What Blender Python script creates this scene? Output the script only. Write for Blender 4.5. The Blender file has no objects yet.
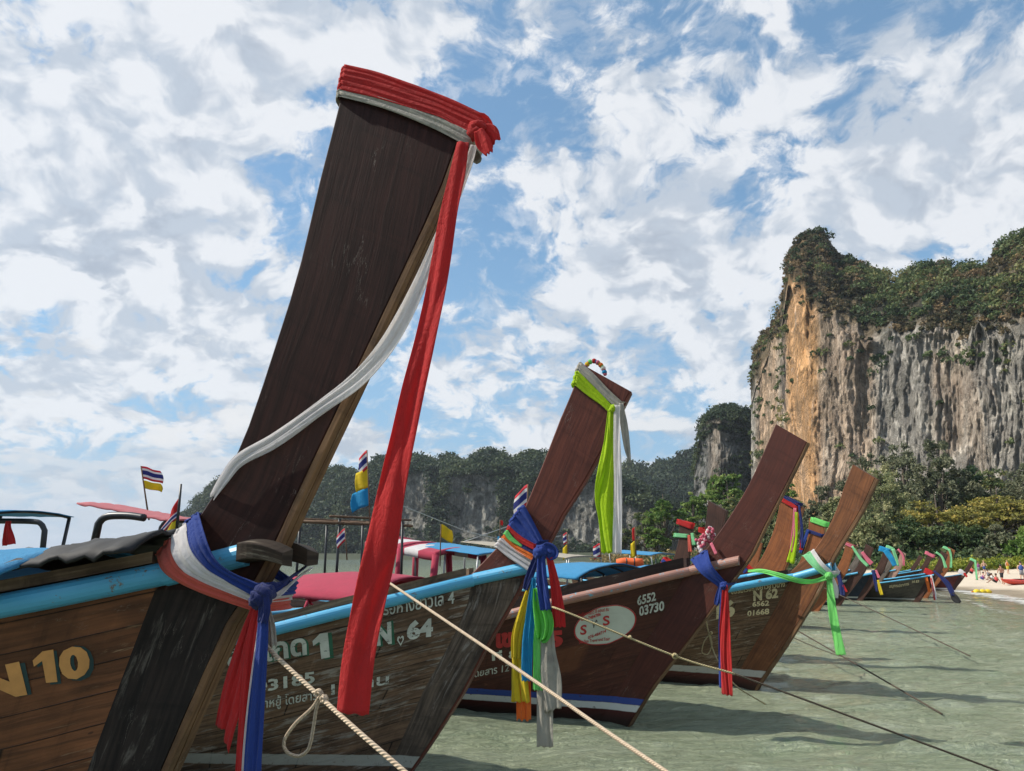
import bpy, math, random
import numpy as np
from mathutils import Vector, Matrix
from mathutils.bvhtree import BVHTree

S = bpy.context.scene
COL = S.collection
R = math.radians
random.seed(7)
rng = np.random.default_rng(11)

# ------------------------------------------------------------------ camera
CAM_H = 1.5
PITCH = R(12.96)
FPX = 745.0
cam_d = bpy.data.cameras.new('camera')
cam = bpy.data.objects.new('camera', cam_d)
COL.objects.link(cam)
cam.location = (0, 0, CAM_H)
cam.rotation_euler = (R(90) + PITCH, 0, 0)
cam_d.sensor_width = 36.0
cam_d.lens = FPX / 1024 * 36.0
cam_d.clip_start = 0.05
cam_d.clip_end = 30000
S.camera = cam

# ------------------------------------------------------------------ light
SUN_EL = R(44)
SUN_AZ = R(175)                       # direction towards the sun, measured from +X to +Y
SUN_DIR = Vector((math.cos(SUN_AZ) * math.cos(SUN_EL), math.sin(SUN_AZ) * math.cos(SUN_EL), math.sin(SUN_EL)))
sd = bpy.data.lights.new('sun', 'SUN')
sd.energy = 5.0
sd.angle = R(0.5)
sd.color = (1.0, 0.93, 0.82)
sun = bpy.data.objects.new('sun', sd)
COL.objects.link(sun)
sun.rotation_euler = (-SUN_DIR).to_track_quat('-Z', 'Y').to_euler()
S.view_settings.view_transform = 'Standard'
S.view_settings.look = 'None'
S.view_settings.exposure = 0.2
S.view_settings.gamma = 1.0
S.view_settings.use_curve_mapping = False
S.cycles.max_bounces = 8
S.cycles.transparent_max_bounces = 16
S.cycles.use_denoising = True

W = bpy.data.worlds.new('World')
S.world = W
W.use_nodes = True
W.cycles.sampling_method = 'MANUAL'
W.cycles.sample_map_resolution = 512


class NT:
    """small helper for node trees"""
    def __init__(s, tree):
        s.t = tree; s.n = tree.nodes; s.l = tree.links

    def new(s, typ, **kw):
        n = s.n.new(typ)
        for k, v in kw.items():
            setattr(n, k, v)
        return n

    def set(s, sock, v):
        if v is None:
            return
        if isinstance(v, bpy.types.NodeSocket):
            s.l.new(v, sock)
        else:
            if isinstance(v, (tuple, list)) and len(v) == 3 and sock.type == 'RGBA':
                v = (*v, 1)
            sock.default_value = v

    def math(s, op, a, b=None, c=None, clamp=False):
        n = s.new('ShaderNodeMath', operation=op, use_clamp=clamp)
        s.set(n.inputs[0], a); s.set(n.inputs[1], b)
        if c is not None: s.set(n.inputs[2], c)
        return n.outputs[0]

    def vmath(s, op, a, b=None, scale=None):
        n = s.new('ShaderNodeVectorMath', operation=op)
        s.set(n.inputs[0], a)
        if b is not None: s.set(n.inputs[1], b)
        if scale is not None: s.set(n.inputs['Scale'], scale)
        return n.outputs['Value'] if op in ('DOT_PRODUCT', 'LENGTH', 'DISTANCE') else n.outputs[0]

    def noise(s, vec, scale, detail=4, rough=0.55, dist=0.0, lac=2.0):
        n = s.new('ShaderNodeTexNoise')
        s.set(n.inputs['Vector'], vec); s.set(n.inputs['Scale'], scale); s.set(n.inputs['Detail'], detail)
        s.set(n.inputs['Roughness'], rough); s.set(n.inputs['Distortion'], dist); s.set(n.inputs['Lacunarity'], lac)
        return n.outputs['Fac']

    def voronoi(s, vec, scale, feature='F1', rnd=1.0):
        n = s.new('ShaderNodeTexVoronoi', feature=feature)
        s.set(n.inputs['Vector'], vec); s.set(n.inputs['Scale'], scale); s.set(n.inputs['Randomness'], rnd)
        return n.outputs['Distance']

    def ramp(s, f, a, b, lo=0.0, hi=1.0, smooth=True):
        n = s.new('ShaderNodeMapRange', interpolation_type='SMOOTHSTEP' if smooth else 'LINEAR')
        n.clamp = True
        s.set(n.inputs[0], f); s.set(n.inputs[1], a); s.set(n.inputs[2], b); s.set(n.inputs[3], lo); s.set(n.inputs[4], hi)
        return n.outputs[0]

    def mix(s, f, a, b, mode='MIX'):
        n = s.new('ShaderNodeMix', data_type='RGBA', blend_type=mode)
        s.set(n.inputs[0], f); s.set(n.inputs[6], a); s.set(n.inputs[7], b)
        return n.outputs[2]

    def comb(s, x=0.0, y=0.0, z=0.0):
        n = s.new('ShaderNodeCombineXYZ')
        s.set(n.inputs[0], x); s.set(n.inputs[1], y); s.set(n.inputs[2], z)
        return n.outputs[0]

    def sep(s, v):
        n = s.new('ShaderNodeSeparateXYZ'); s.set(n.inputs[0], v)
        return n.outputs

    def mul(s, v, k):
        return s.vmath('MULTIPLY', v, k)

    def attr(s, name):
        return s.new('ShaderNodeAttribute', attribute_name=name)

    def bump(s, h, strength=0.5, dist=0.01, normal=None):
        n = s.new('ShaderNodeBump')
        s.set(n.inputs['Height'], h); s.set(n.inputs['Strength'], strength); s.set(n.inputs['Distance'], dist)
        if normal is not None: s.set(n.inputs['Normal'], normal)
        return n.outputs[0]


# ------------------------------------------------------------------ pixel <-> world (where a thing of the photo stands, given its distance)
CP, SP = math.cos(PITCH), math.sin(PITCH)
CAMP = Vector((0, 0, CAM_H))


def ray(px, py):
    dx = (px - 512) / FPX; dy = (385.5 - py) / FPX
    return Vector((dx, CP - dy * SP, SP + dy * CP))


def at(px, py, Y):
    d = ray(px, py)
    return CAMP + d * (Y / d.y)


def on_z(px, py, z=0.0):
    d = ray(px, py)
    return CAMP + d * ((z - CAM_H) / d.z)


def kz(py, px=512):
    d = ray(px, py)
    return d.z / d.y


def to_px(p):
    q = p - CAMP
    cz = q.y * CP + q.z * SP
    cy = -q.y * SP + q.z * CP
    return 512 + FPX * q.x / cz, 385.5 - FPX * cy / cz


def seen_dir(px, py):
    return ray(px, py).normalized()


# ------------------------------------------------------------------ sky with clouds
def build_sky():
    n = NT(W.node_tree)
    n.n.clear()
    out = n.new('ShaderNodeOutputWorld')
    bg = n.new('ShaderNodeBackground')
    bg.inputs['Strength'].default_value = 0.092
    sky = n.new('ShaderNodeTexSky', sky_type='NISHITA')
    sky.sun_disc = False
    sky.sun_elevation = SUN_EL
    sky.sun_rotation = math.pi / 2 - SUN_AZ
    sky.air_density = 1.0; sky.dust_density = 0.8; sky.ozone_density = 1.6
    tc = n.new('ShaderNodeTexCoord')
    d = tc.outputs['Generated']
    x, y, z = n.sep(d)
    zz = n.math('ADD', n.math('MAXIMUM', z, 0.0), 0.55)
    u = n.math('DIVIDE', x, zz); v = n.math('DIVIDE', y, zz)
    p = n.comb(u, v, 0.0)
    # puffy mottled high layer
    warp = n.new('ShaderNodeTexNoise'); n.set(warp.inputs['Vector'], p); warp.inputs['Scale'].default_value = 6.0; warp.inputs['Detail'].default_value = 4
    wv = n.vmath('SCALE', n.vmath('SUBTRACT', warp.outputs['Color'], (0.5, 0.5, 0.5)), scale=0.13)
    pw = n.vmath('ADD', p, wv)

    def dens_at(v_, det):
        a_ = n.noise(v_, 5.6, det, 0.60)
        b_ = n.noise(n.vmath('ADD', v_, (3.1, 9.2, 1.0)), 20.0, max(det - 4, 2), 0.55)
        return n.math('ADD', a_, n.math('MULTIPLY', n.math('SUBTRACT', b_, 0.5), 0.42))
    a = dens_at(pw, 8)
    fine = n.noise(n.vmath('ADD', pw, (7.3, 2.1, 0)), 32.0, 6, 0.62)
    # where the photograph has thicker and thinner cover
    cov = None
    spots = [  # px, py, radius (in direction space), amount
        (60, 120, 0.34, 0.15), (170, 250, 0.24, 0.15), (60, 330, 0.24, 0.10), (330, 30, 0.20, 0.12), (240, 60, 0.16, 0.08),
        (480, 110, 0.14, -0.15), (500, 250, 0.10, -0.02), (290, 200, 0.07, -0.10), (560, 60, 0.09, -0.06), (455, 350, 0.07, -0.05),
        (620, 60, 0.12, 0.10), (660, 230, 0.20, 0.17), (700, 320, 0.17, 0.16), (850, 40, 0.10, -0.12), (970, 90, 0.20, 0.20),
        (870, 215, 0.14, 0.12), (790, 160, 0.07, -0.04), (590, 350, 0.08, 0.03), (20, 20, 0.08, -0.04), (560, 300, 0.09, 0.06), (400, 400, 0.10, 0.02),
        (540, 180, 0.13, 0.06)]
    for (sx, sy, r, amt) in spots:
        c = seen_dir(sx, sy)
        dist = n.vmath('DISTANCE', d, tuple(c))
        g = n.ramp(dist, 0.0, r, amt, 0.0)
        cov = g if cov is None else n.math('ADD', cov, g)
    dens = n.math('ADD', n.math('ADD', a, n.math('MULTIPLY', n.math('SUBTRACT', fine, 0.5), 0.32)), cov)
    hi_mask = n.math('MAXIMUM', n.ramp(dens, 0.44, 0.585), n.ramp(n.math('ADD', dens, n.math('MULTIPLY', n.math('SUBTRACT', fine, 0.5), 0.5)), 0.36, 0.57, 0.0, 0.45))
    # the sun-side difference of the density gives the clouds their lit and grey sides
    a2 = dens_at(n.vmath('ADD', pw, (-0.03, 0.045, 0)), 5)
    lit = n.ramp(n.math('SUBTRACT', a, a2), -0.10, 0.09)
    thick = n.ramp(dens, 0.62, 0.88)
    # low cumulus banks near the horizon, noise in azimuth / elevation
    az = n.math('ARCTAN2', x, y)
    el = n.math('ARCSINE', z)

    def bank_layer(sx_, scale_, off, e0, e1, bias, tilt_):
        q = n.comb(az, n.math('MULTIPLY', el, sx_), off)
        w2 = n.new('ShaderNodeTexNoise'); n.set(w2.inputs['Vector'], q); w2.inputs['Scale'].default_value = scale_ * 2.2; w2.inputs['Detail'].default_value = 5
        qw = n.vmath('ADD', q, n.vmath('SCALE', n.vmath('SUBTRACT', w2.outputs['Color'], (0.5, 0.5, 0.5)), scale=0.45 / scale_))
        b_ = n.noise(qw, scale_, 7, 0.55)
        bs_ = n.noise(n.vmath('ADD', qw, (-0.25 / scale_, 0.42 / scale_, 0)), scale_, 4, 0.52)
        up = n.ramp(el, e0, e1, bias, -0.28, smooth=False)
        bd = n.math('ADD', b_, up)
        return n.ramp(bd, 0.49, 0.575), n.ramp(n.math('SUBTRACT', b_, bs_), -0.08, 0.10)
    lo_mask, lo_lit = bank_layer(2.1, 6.5, 3.7, 0.10, 0.34, 0.05, 0)
    lo2_mask, lo2_lit = bank_layer(2.6, 13.0, 9.1, 0.10, 0.24, 0.03, 0)
    # colours
    hi_col = n.mix(lit, (5.4, 6.0, 6.8, 1), (8.5, 8.65, 8.9, 1))
    hi_col = n.mix(n.math('MULTIPLY', thick, n.math('SUBTRACT', 1.0, lit)), hi_col, (4.2, 4.7, 5.5, 1))
    lo_col = n.mix(lo_lit, (4.4, 5.1, 6.0, 1), (8.3, 8.4, 8.5, 1))
    lo2_col = n.mix(lo2_lit, (4.6, 5.4, 6.3, 1), (7.2, 7.5, 7.8, 1))
    skyc = n.mix(1.0, sky.outputs[0], (0.88, 1.26, 1.42, 1), 'MULTIPLY')
    hz = n.ramp(el, 0.0, 0.5, 0.85, 0.30)
    skyc = n.mix(hz, skyc, (3.0, 5.2, 7.4, 1))
    c1 = n.mix(n.math('MULTIPLY', hi_mask, 0.92), skyc, hi_col)
    c2 = n.mix(n.math('MULTIPLY', lo_mask, 0.92), c1, lo_col)
    c2 = n.mix(n.math('MULTIPLY', lo2_mask, 0.75), c2, lo2_col)
    c2 = n.mix(n.ramp(el, 0.0, 0.16, 0.72, 0.0), c2, (4.4, 5.4, 6.4, 1))
    n.set(bg.inputs['Color'], c2)
    n.l.new(bg.outputs[0], out.inputs[0])


build_sky()


# ------------------------------------------------------------------ object helpers
def link(o, parent=None):
    COL.objects.link(o)
    if parent is not None:
        o.parent = parent
    return o


def tag(o, label=None, cat=None, group=None, kind=None):
    if label: o['label'] = label
    if cat: o['category'] = cat
    if group: o['group'] = group
    if kind: o['kind'] = kind
    return o


def empty(name, loc=(0, 0, 0), rz=0.0):
    o = bpy.data.objects.new(name, None)
    o.empty_display_size = 0.2
    o.location = loc
    o.rotation_euler = (0, 0, rz)
    COL.objects.link(o)
    return o


def mesh_obj(name, verts, faces, mat=None, parent=None, smooth=True, uvs=None, mats=None, fmat=None):
    me = bpy.data.meshes.new(name)
    me.from_pydata([tuple(v) for v in verts], [], faces)
    if uvs is not None:                      # uv per vertex
        ul = me.uv_layers.new(name='UVMap')
        li = np.empty(len(me.loops), dtype=np.int32)
        me.loops.foreach_get('vertex_index', li)
        uv = np.asarray(uvs, dtype=np.float32)[li]
        ul.data.foreach_set('uv', uv.ravel())
    for m in (mats or ([mat] if mat else [])):
        me.materials.append(m)
    if fmat is not None:
        me.polygons.foreach_set('material_index', np.asarray(fmat, dtype=np.int32))
    if smooth:
        me.polygons.foreach_set('use_smooth', [True] * len(me.polygons))
    me.update()
    o = bpy.data.objects.new(name, me)
    link(o, parent)
    return o


def big_mesh(name, V, F4, mat, parent=None, attrs=None, smooth=False):
    """fast quad mesh from numpy arrays"""
    me = bpy.data.meshes.new(name)
    nv, nf = len(V), len(F4)
    me.vertices.add(nv); me.vertices.foreach_set('co', V.astype(np.float32).ravel())
    me.loops.add(nf * 4); me.loops.foreach_set('vertex_index', F4.astype(np.int32).ravel())
    me.polygons.add(nf)
    me.polygons.foreach_set('loop_start', np.arange(0, nf * 4, 4, dtype=np.int32))
    me.polygons.foreach_set('loop_total', np.full(nf, 4, dtype=np.int32))
    me.update(calc_edges=True)
    if smooth:
        me.polygons.foreach_set('use_smooth', np.ones(nf, dtype=bool))
    for k, a in (attrs or {}).items():
        at_ = me.attributes.new(k, 'FLOAT', 'POINT')
        at_.data.foreach_set('value', a.astype(np.float32))
    me.materials.append(mat)
    me.validate()
    o = bpy.data.objects.new(name, me)
    return link(o, parent)


class MB:
    """collects simple solids into one mesh"""
    def __init__(s): s.v = []; s.f = []; s.uv = []

    def add(s, vs, fs, uv=None):
        b = len(s.v); s.v += [Vector(v) for v in vs]; s.f += [[i + b for i in f] for f in fs]
        s.uv += list(uv) if uv is not None else [(v[0], v[2]) for v in vs]

    def box(s, a, b):
        x0, y0, z0 = a; x1, y1, z1 = b
        s.add([(x0, y0, z0), (x1, y0, z0), (x1, y1, z0), (x0, y1, z0), (x0, y0, z1), (x1, y0, z1), (x1, y1, z1), (x0, y1, z1)],
              [(0, 3, 2, 1), (4, 5, 6, 7), (0, 1, 5, 4), (1, 2, 6, 5), (2, 3, 7, 6), (3, 0, 4, 7)])

    def tube(s, pts, r, n=8, closed=False, caps=True):
        pts = [Vector(p) for p in pts]
        rs = r if isinstance(r, (list, tuple)) else [r] * len(pts)
        L = 0.0; prev = None; up = None
        vs = []; uv = []
        for i, p in enumerate(pts):
            if closed:
                t = (pts[(i + 1) % len(pts)] - pts[i - 1]).normalized()
            else:
                t = (pts[min(i + 1, len(pts) - 1)] - pts[max(i - 1, 0)]).normalized()
            if up is None:
                up = t.orthogonal().normalized()
            up = (up - t * up.dot(t))
            up = up.normalized() if up.length > 1e-6 else t.orthogonal().normalized()
            sd_ = t.cross(up)
            if prev is not None: L += (p - prev).length
            prev = p
            for k in range(n):
                a = 2 * math.pi * k / n
                vs.append(p + (up * math.cos(a) + sd_ * math.sin(a)) * rs[i]); uv.append((L, k / n))
        fs = []
        m = len(pts)
        for i in range(m if closed else m - 1):
            for k in range(n):
                j = (i + 1) % m
                fs.append((i * n + k, i * n + (k + 1) % n, j * n + (k + 1) % n, j * n + k))
        if caps and not closed:
            fs.append(tuple(range(n - 1, -1, -1))); fs.append(tuple(range((m - 1) * n, m * n)))
        s.add(vs, fs, uv)

    def ball(s, c, r, nu=10, nv=7):
        r = Vector(r) if not isinstance(r, (int, float)) else Vector((r, r, r))
        c = Vector(c); vs = [c + Vector((0, 0, r.z))]
        for i in range(1, nv):
            th = math.pi * i / nv
            for j in range(nu):
                a = 2 * math.pi * j / nu
                vs.append(c + Vector((r.x * math.sin(th) * math.cos(a), r.y * math.sin(th) * math.sin(a), r.z * math.cos(th))))
        vs.append(c - Vector((0, 0, r.z)))
        fs = [(0, 1 + j, 1 + (j + 1) % nu) for j in range(nu)]
        for i in range(nv - 2):
            for j in range(nu):
                a = 1 + i * nu + j; b = 1 + i * nu + (j + 1) % nu
                fs.append((a, a + nu, b + nu, b))
        e = len(vs) - 1; b0 = 1 + (nv - 2) * nu
        fs += [(e, b0 + (j + 1) % nu, b0 + j) for j in range(nu)]
        s.add(vs, fs)

    def grid(s, rows, uvs=None, flip=False):
        m = len(rows); n = len(rows[0])
        vs = [p for r_ in rows for p in r_]
        uv = [q for r_ in uvs for q in r_] if uvs is not None else None
        fs = []
        for i in range(m - 1):
            for j in range(n - 1):
                f = (i * n + j, i * n + j + 1, (i + 1) * n + j + 1, (i + 1) * n + j)
                fs.append(f[::-1] if flip else f)
        s.add(vs, fs, uv)

    def build(s, name, mat, parent=None, smooth=False, bevel=0.0, solid=0.0):
        o = mesh_obj(name, s.v, s.f, mat, parent, smooth, s.uv)
        if solid:
            m = o.modifiers.new('solid', 'SOLIDIFY'); m.thickness = solid; m.offset = 0
        if bevel:
            m = o.modifiers.new('bevel', 'BEVEL'); m.width = bevel; m.segments = 2; m.limit_method = 'ANGLE'
        return o


def catmull(pts, n):
    """resample a polyline of equal-length tuples/Vectors with a Catmull-Rom curve, n points"""
    P = np.array([list(p) for p in pts], dtype=float)
    if len(P) == 2:
        t = np.linspace(0, 1, n)[:, None]
        return P[0] * (1 - t) + P[1] * t
    d = np.r_[0, np.cumsum(np.maximum(np.linalg.norm(np.diff(P[:, :2], axis=0), axis=1), 1e-6))]
    Pe = np.vstack([2 * P[0] - P[1], P, 2 * P[-1] - P[-2]])
    out = []
    for s_ in np.linspace(0, d[-1], n):
        i = min(max(int(np.searchsorted(d, s_, side='right')) - 1, 0), len(P) - 2)
        t = (s_ - d[i]) / (d[i + 1] - d[i])
        a, b, c, e = Pe[i], Pe[i + 1], Pe[i + 2], Pe[i + 3]
        out.append(0.5 * ((2 * b) + (-a + c) * t + (2 * a - 5 * b + 4 * c - e) * t * t + (-a + 3 * b - 3 * c + e) * t ** 3))
    return np.array(out)


# numpy value noise ------------------------------------------------
_perm = rng.permutation(4096)


def _h(i, j, k):
    return _perm[(_perm[(_perm[i & 4095] + j) & 4095] + k) & 4095] / 4095.0


def vnoise(x, y, z=0.0):
    x, y, z = np.broadcast_arrays(np.asarray(x, float), np.asarray(y, float), np.asarray(z, float))
    xi, yi, zi = np.floor(x).astype(int), np.floor(y).astype(int), np.floor(z).astype(int)
    fx, fy, fz = x - xi, y - yi, z - zi
    fx, fy, fz = (f * f * (3 - 2 * f) for f in (fx, fy, fz))
    r = 0
    for a in (0, 1):
        for b in (0, 1):
            for c in (0, 1):
                w = (fx if a else 1 - fx) * (fy if b else 1 - fy) * (fz if c else 1 - fz)
                r = r + w * _h(xi + a, yi + b, zi + c)
    return r


def fbm(x, y, z=0.0, o=5, g=0.5):
    r = 0; a = 1.0; t = 0; f = 1.0
    for i in range(o):
        r = r + a * vnoise(x * f + 13.7 * i, y * f + 7.1 * i, np.asarray(z) * f + 3.3 * i); t += a; a *= g; f *= 2.03
    return r / t


# ------------------------------------------------------------------ materials
MATS = {}


def new_mat(name):
    m = bpy.data.materials.new(name)
    m.use_nodes = True
    n = NT(m.node_tree)
    bs = n.n['Principled BSDF']
    return m, n, bs


def plain(name, col, rough=0.6, metal=0.0, var=0.15, scale=8.0, bump=0.0):
    if name in MATS: return MATS[name]
    m, n, bs = new_mat(name)
    tc = n.new('ShaderNodeTexCoord')
    f = n.noise(tc.outputs['Object'], scale, 6, 0.6)
    lo = tuple(c * (1 - var) for c in col); hi = tuple(min(1, c * (1 + var)) for c in col)
    n.set(bs.inputs['Base Color'], n.mix(n.ramp(f, 0.3, 0.7), (*lo, 1), (*hi, 1)))
    bs.inputs['Roughness'].default_value = rough
    bs.inputs['Metallic'].default_value = metal
    if bump:
        n.set(bs.inputs['Normal'], n.bump(f, bump, 0.01))
    MATS[name] = m
    return m


def wood(name, col, dark, grain=1.0, plank=0.0, rough=0.55, worn=None, wornamt=0.0, seam=0.5, bands=None, stain=0.5, coat=0.0, tilt=0.0, patches=None, bump=0.45, spec=0.25):
    """wood with the grain along u (UV in metres); plank = width of the planks in v; bands = [(z0, z1, colour)] painted round the hull"""
    if name in MATS: return MATS[name]
    m, n, bs = new_mat(name)
    tc = n.new('ShaderNodeTexCoord')
    uv = tc.outputs['UV']; ob = tc.outputs['Object']
    u, v, _ = n.sep(uv)
    if tilt:
        v = n.math('ADD', v, n.math('MULTIPLY', u, tilt))
    wob = n.math('MULTIPLY', n.math('SUBTRACT', n.noise(n.comb(n.math('MULTIPLY', u, 1.2), n.math('MULTIPLY', v, 1.5), 0), 1.0, 3), 0.5), 0.10)
    g1 = n.noise(n.comb(n.math('MULTIPLY', u, 2.2 * grain), n.math('MULTIPLY', n.math('ADD', v, wob), 42 * grain), 0.0), 1.0, 6, 0.62, 0.4)
    g2 = n.noise(n.comb(n.math('MULTIPLY', u, 7 * grain), n.math('MULTIPLY', v, 160 * grain), 4.0), 1.0, 4, 0.6)
    big = n.noise(ob, 2.6, 6, 0.6, 0.5)
    c = n.mix(n.ramp(g1, 0.28, 0.72), (*dark, 1), (*col, 1))
    c = n.mix(n.math('MULTIPLY', n.ramp(big, 0.42, 0.72), stain), c, (*[k * 0.35 for k in dark], 1))
    c = n.mix(n.math('MULTIPLY', n.ramp(g2, 0.55, 0.8), 0.35), c, (*[k * 0.4 for k in dark], 1))
    hgt = n.math('ADD', n.math('MULTIPLY', g1, 0.5), n.math('MULTIPLY', g2, 0.35))
    if plank:
        vp = n.math('DIVIDE', n.math('ADD', v, n.math('MULTIPLY', wob, 0.10)), plank)
        fr = n.math('FRACT', vp)
        idx = n.math('FLOOR', vp)
        # butt joints
        uj = n.math('ADD', n.math('DIVIDE', u, 1.9), n.math('MULTIPLY', idx, 0.37))
        ej = n.math('MINIMUM', n.math('FRACT', uj), n.math('SUBTRACT', 1.0, n.math('FRACT', uj)))
        pr = n.noise(n.comb(n.math('FLOOR', uj), idx, 0.5), 3.7, 0)
        e = n.math('MINIMUM', fr, n.math('SUBTRACT', 1.0, fr))
        seamw = n.ramp(n.noise(n.comb(n.math('MULTIPLY', u, 3.0), idx, 0), 1.0, 4), 0.3, 0.7, 0.014, 0.05)
        sm = n.math('MAXIMUM', n.ramp(e, 0.004, seamw, 1.0, 0.0), n.ramp(ej, 0.0, 0.005, 1.0, 0.0))
        c = n.mix(n.ramp(pr, 0.2, 0.8, 0.0, 0.45), c, n.mix(0.5, c, (*[k * 0.3 for k in dark], 1)))
        c = n.mix(n.math('MULTIPLY', sm, seam), c, (0.006, 0.005, 0.004, 1))
        hgt = n.math('SUBTRACT', hgt, n.math('MULTIPLY', sm, 1.4))
        # nail heads along the seams
        nv = n.voronoi(n.comb(n.math('MULTIPLY', u, 5.0), n.math('MULTIPLY', vp, 1.0), 0), 1.0, rnd=0.25)
        c = n.mix(n.ramp(nv, 0.03, 0.05, 0.6, 0.0), c, (0.01, 0.008, 0.007, 1))
    if patches:
        for (u0, u1, v0, v1, pc, amt) in patches:
            wobu = n.math('ADD', u, n.math('MULTIPLY', n.math('SUBTRACT', g1, 0.5), 0.10))
            mk = n.math('MULTIPLY', n.math('MULTIPLY', n.ramp(wobu, u0, u0 + 0.08), n.ramp(wobu, u1, u1 - 0.08)),
                        n.math('MULTIPLY', n.ramp(v, v0, v0 + 0.05), n.ramp(v, v1, v1 - 0.05)))
            c = n.mix(n.math('MULTIPLY', mk, amt), c, (*pc, 1))
    if worn:
        wn = n.noise(n.comb(n.math('MULTIPLY', u, 3.5), n.math('MULTIPLY', v, 26), 9.0), 1.0, 8, 0.72, 0.6)
        wl = n.noise(ob, 1.7, 4, 0.6)
        c = n.mix(n.ramp(n.math('ADD', wn, n.math('MULTIPLY', n.math('SUBTRACT', wl, 0.5), 0.5)), 0.66 - 0.25 * wornamt, 0.80 - 0.2 * wornamt), c, (*worn, 1))
    dr = n.noise(n.comb(n.math('MULTIPLY', u, 17.0), n.math('MULTIPLY', v, 1.6), 2.0), 1.0, 6, 0.7, 0.3)
    c = n.mix(n.math('MULTIPLY', n.ramp(dr, 0.52, 0.78), 0.55), c, (*[k * 0.35 for k in dark], 1))
    c = n.mix(n.math('MULTIPLY', n.ramp(dr, 0.44, 0.25), 0.22), c, (*[min(0.5, k * 1.7) for k in col], 1))
    # scratches
    sc = n.voronoi(n.vmath('ADD', n.comb(n.math('MULTIPLY', u, 6), n.math('MULTIPLY', v, 9), 0), n.vmath('SCALE', n.comb(g1, big, 0), scale=2.5)), 1.0, 'DISTANCE_TO_EDGE')
    scm = n.math('MULTIPLY', n.ramp(sc, 0.0, 0.012, 1.0, 0.0), n.ramp(n.noise(ob, 5.0, 3), 0.56, 0.68))
    c = n.mix(n.math('MULTIPLY', scm, 0.5), c, (0.30, 0.26, 0.22, 1))
    if bands:
        oz = n.sep(ob)[2]
        zw = n.math('ADD', oz, n.math('MULTIPLY', n.math('SUBTRACT', n.noise(ob, 9.0, 5), 0.5), 0.015))
        for (z0, z1, bc, amt) in bands:
            mk = n.math('MULTIPLY', n.ramp(zw, z0, z0 + 0.006), n.ramp(zw, z1, z1 + 0.006, 1.0, 0.0))
            chip = n.ramp(n.noise(ob, 22.0, 6, 0.7), 0.30, 0.42)
            c = n.mix(n.math('MULTIPLY', n.math('MULTIPLY', mk, amt), chip), c, (*bc, 1))
        # wet foot
        wet = n.ramp(zw, 0.0, 0.12, 0.75, 0.0)
        c = n.mix(wet, c, (0.012, 0.014, 0.010, 1))
    n.set(bs.inputs['Base Color'], c)
    n.set(bs.inputs['Roughness'], n.ramp(g1, 0.2, 0.8, rough + 0.15, rough - 0.08))
    bs.inputs['Specular IOR Level'].default_value = spec
    if coat:
        bs.inputs['Coat Weight'].default_value = coat
        bs.inputs['Coat Roughness'].default_value = 0.3
    n.set(bs.inputs['Normal'], n.bump(hgt, bump, 0.006))
    MATS[name] = m
    return m


def paint(name, col, under=(0.10, 0.06, 0.04), chips=0.3, rough=0.5, fade=None):
    if name in MATS: return MATS[name]
    m, n, bs = new_mat(name)
    tc = n.new('ShaderNodeTexCoord'); ob = tc.outputs['Object']
    f = n.noise(ob, 3.5, 6, 0.6)
    c = n.mix(n.ramp(f, 0.3, 0.75), (*col, 1), (*(fade or tuple(k * 0.8 for k in col)), 1))
    ch = n.noise(n.vmath('ADD', ob, (3, 1, 2)), 16.0, 8, 0.72, 0.4)
    c = n.mix(n.ramp(ch, 0.72 - 0.16 * chips, 0.75 - 0.14 * chips), c, (*under, 1))
    gr = n.noise(n.mul(ob, (1.0, 1.0, 6.0)), 4.0, 6, 0.65)
    c = n.mix(n.ramp(gr, 0.5, 0.85, 0.0, 0.4), c, (*[k * 0.4 for k in col], 1))
    n.set(bs.inputs['Base Color'], c)
    bs.inputs['Roughness'].default_value = rough
    n.set(bs.inputs['Normal'], n.bump(n.math('SUBTRACT', gr, ch), 0.25, 0.004))
    MATS[name] = m
    return m


def letter_paint(name, col, wear=0.5):
    """old brush lettering: worn through along the grain so that the plank shows"""
    if name in MATS: return MATS[name]
    m, n, bs = new_mat(name)
    tc = n.new('ShaderNodeTexCoord'); ob = tc.outputs['Object']
    f = n.noise(ob, 6.0, 5, 0.6)
    n.set(bs.inputs['Base Color'], n.mix(n.ramp(f, 0.3, 0.75), (*col, 1), (*[k * 0.6 for k in col], 1)))
    bs.inputs['Roughness'].default_value = 0.75
    a = n.noise(n.mul(ob, (8.0, 8.0, 38.0)), 1.0, 8, 0.74, 0.3)
    b2 = n.noise(ob, 60.0, 5, 0.7)
    n.set(bs.inputs['Alpha'], n.ramp(n.math('ADD', a, n.math('MULTIPLY', n.math('SUBTRACT', b2, 0.5), 0.5)), 0.20 + 0.24 * wear, 0.27 + 0.28 * wear))
    MATS[name] = m
    return m


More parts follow.
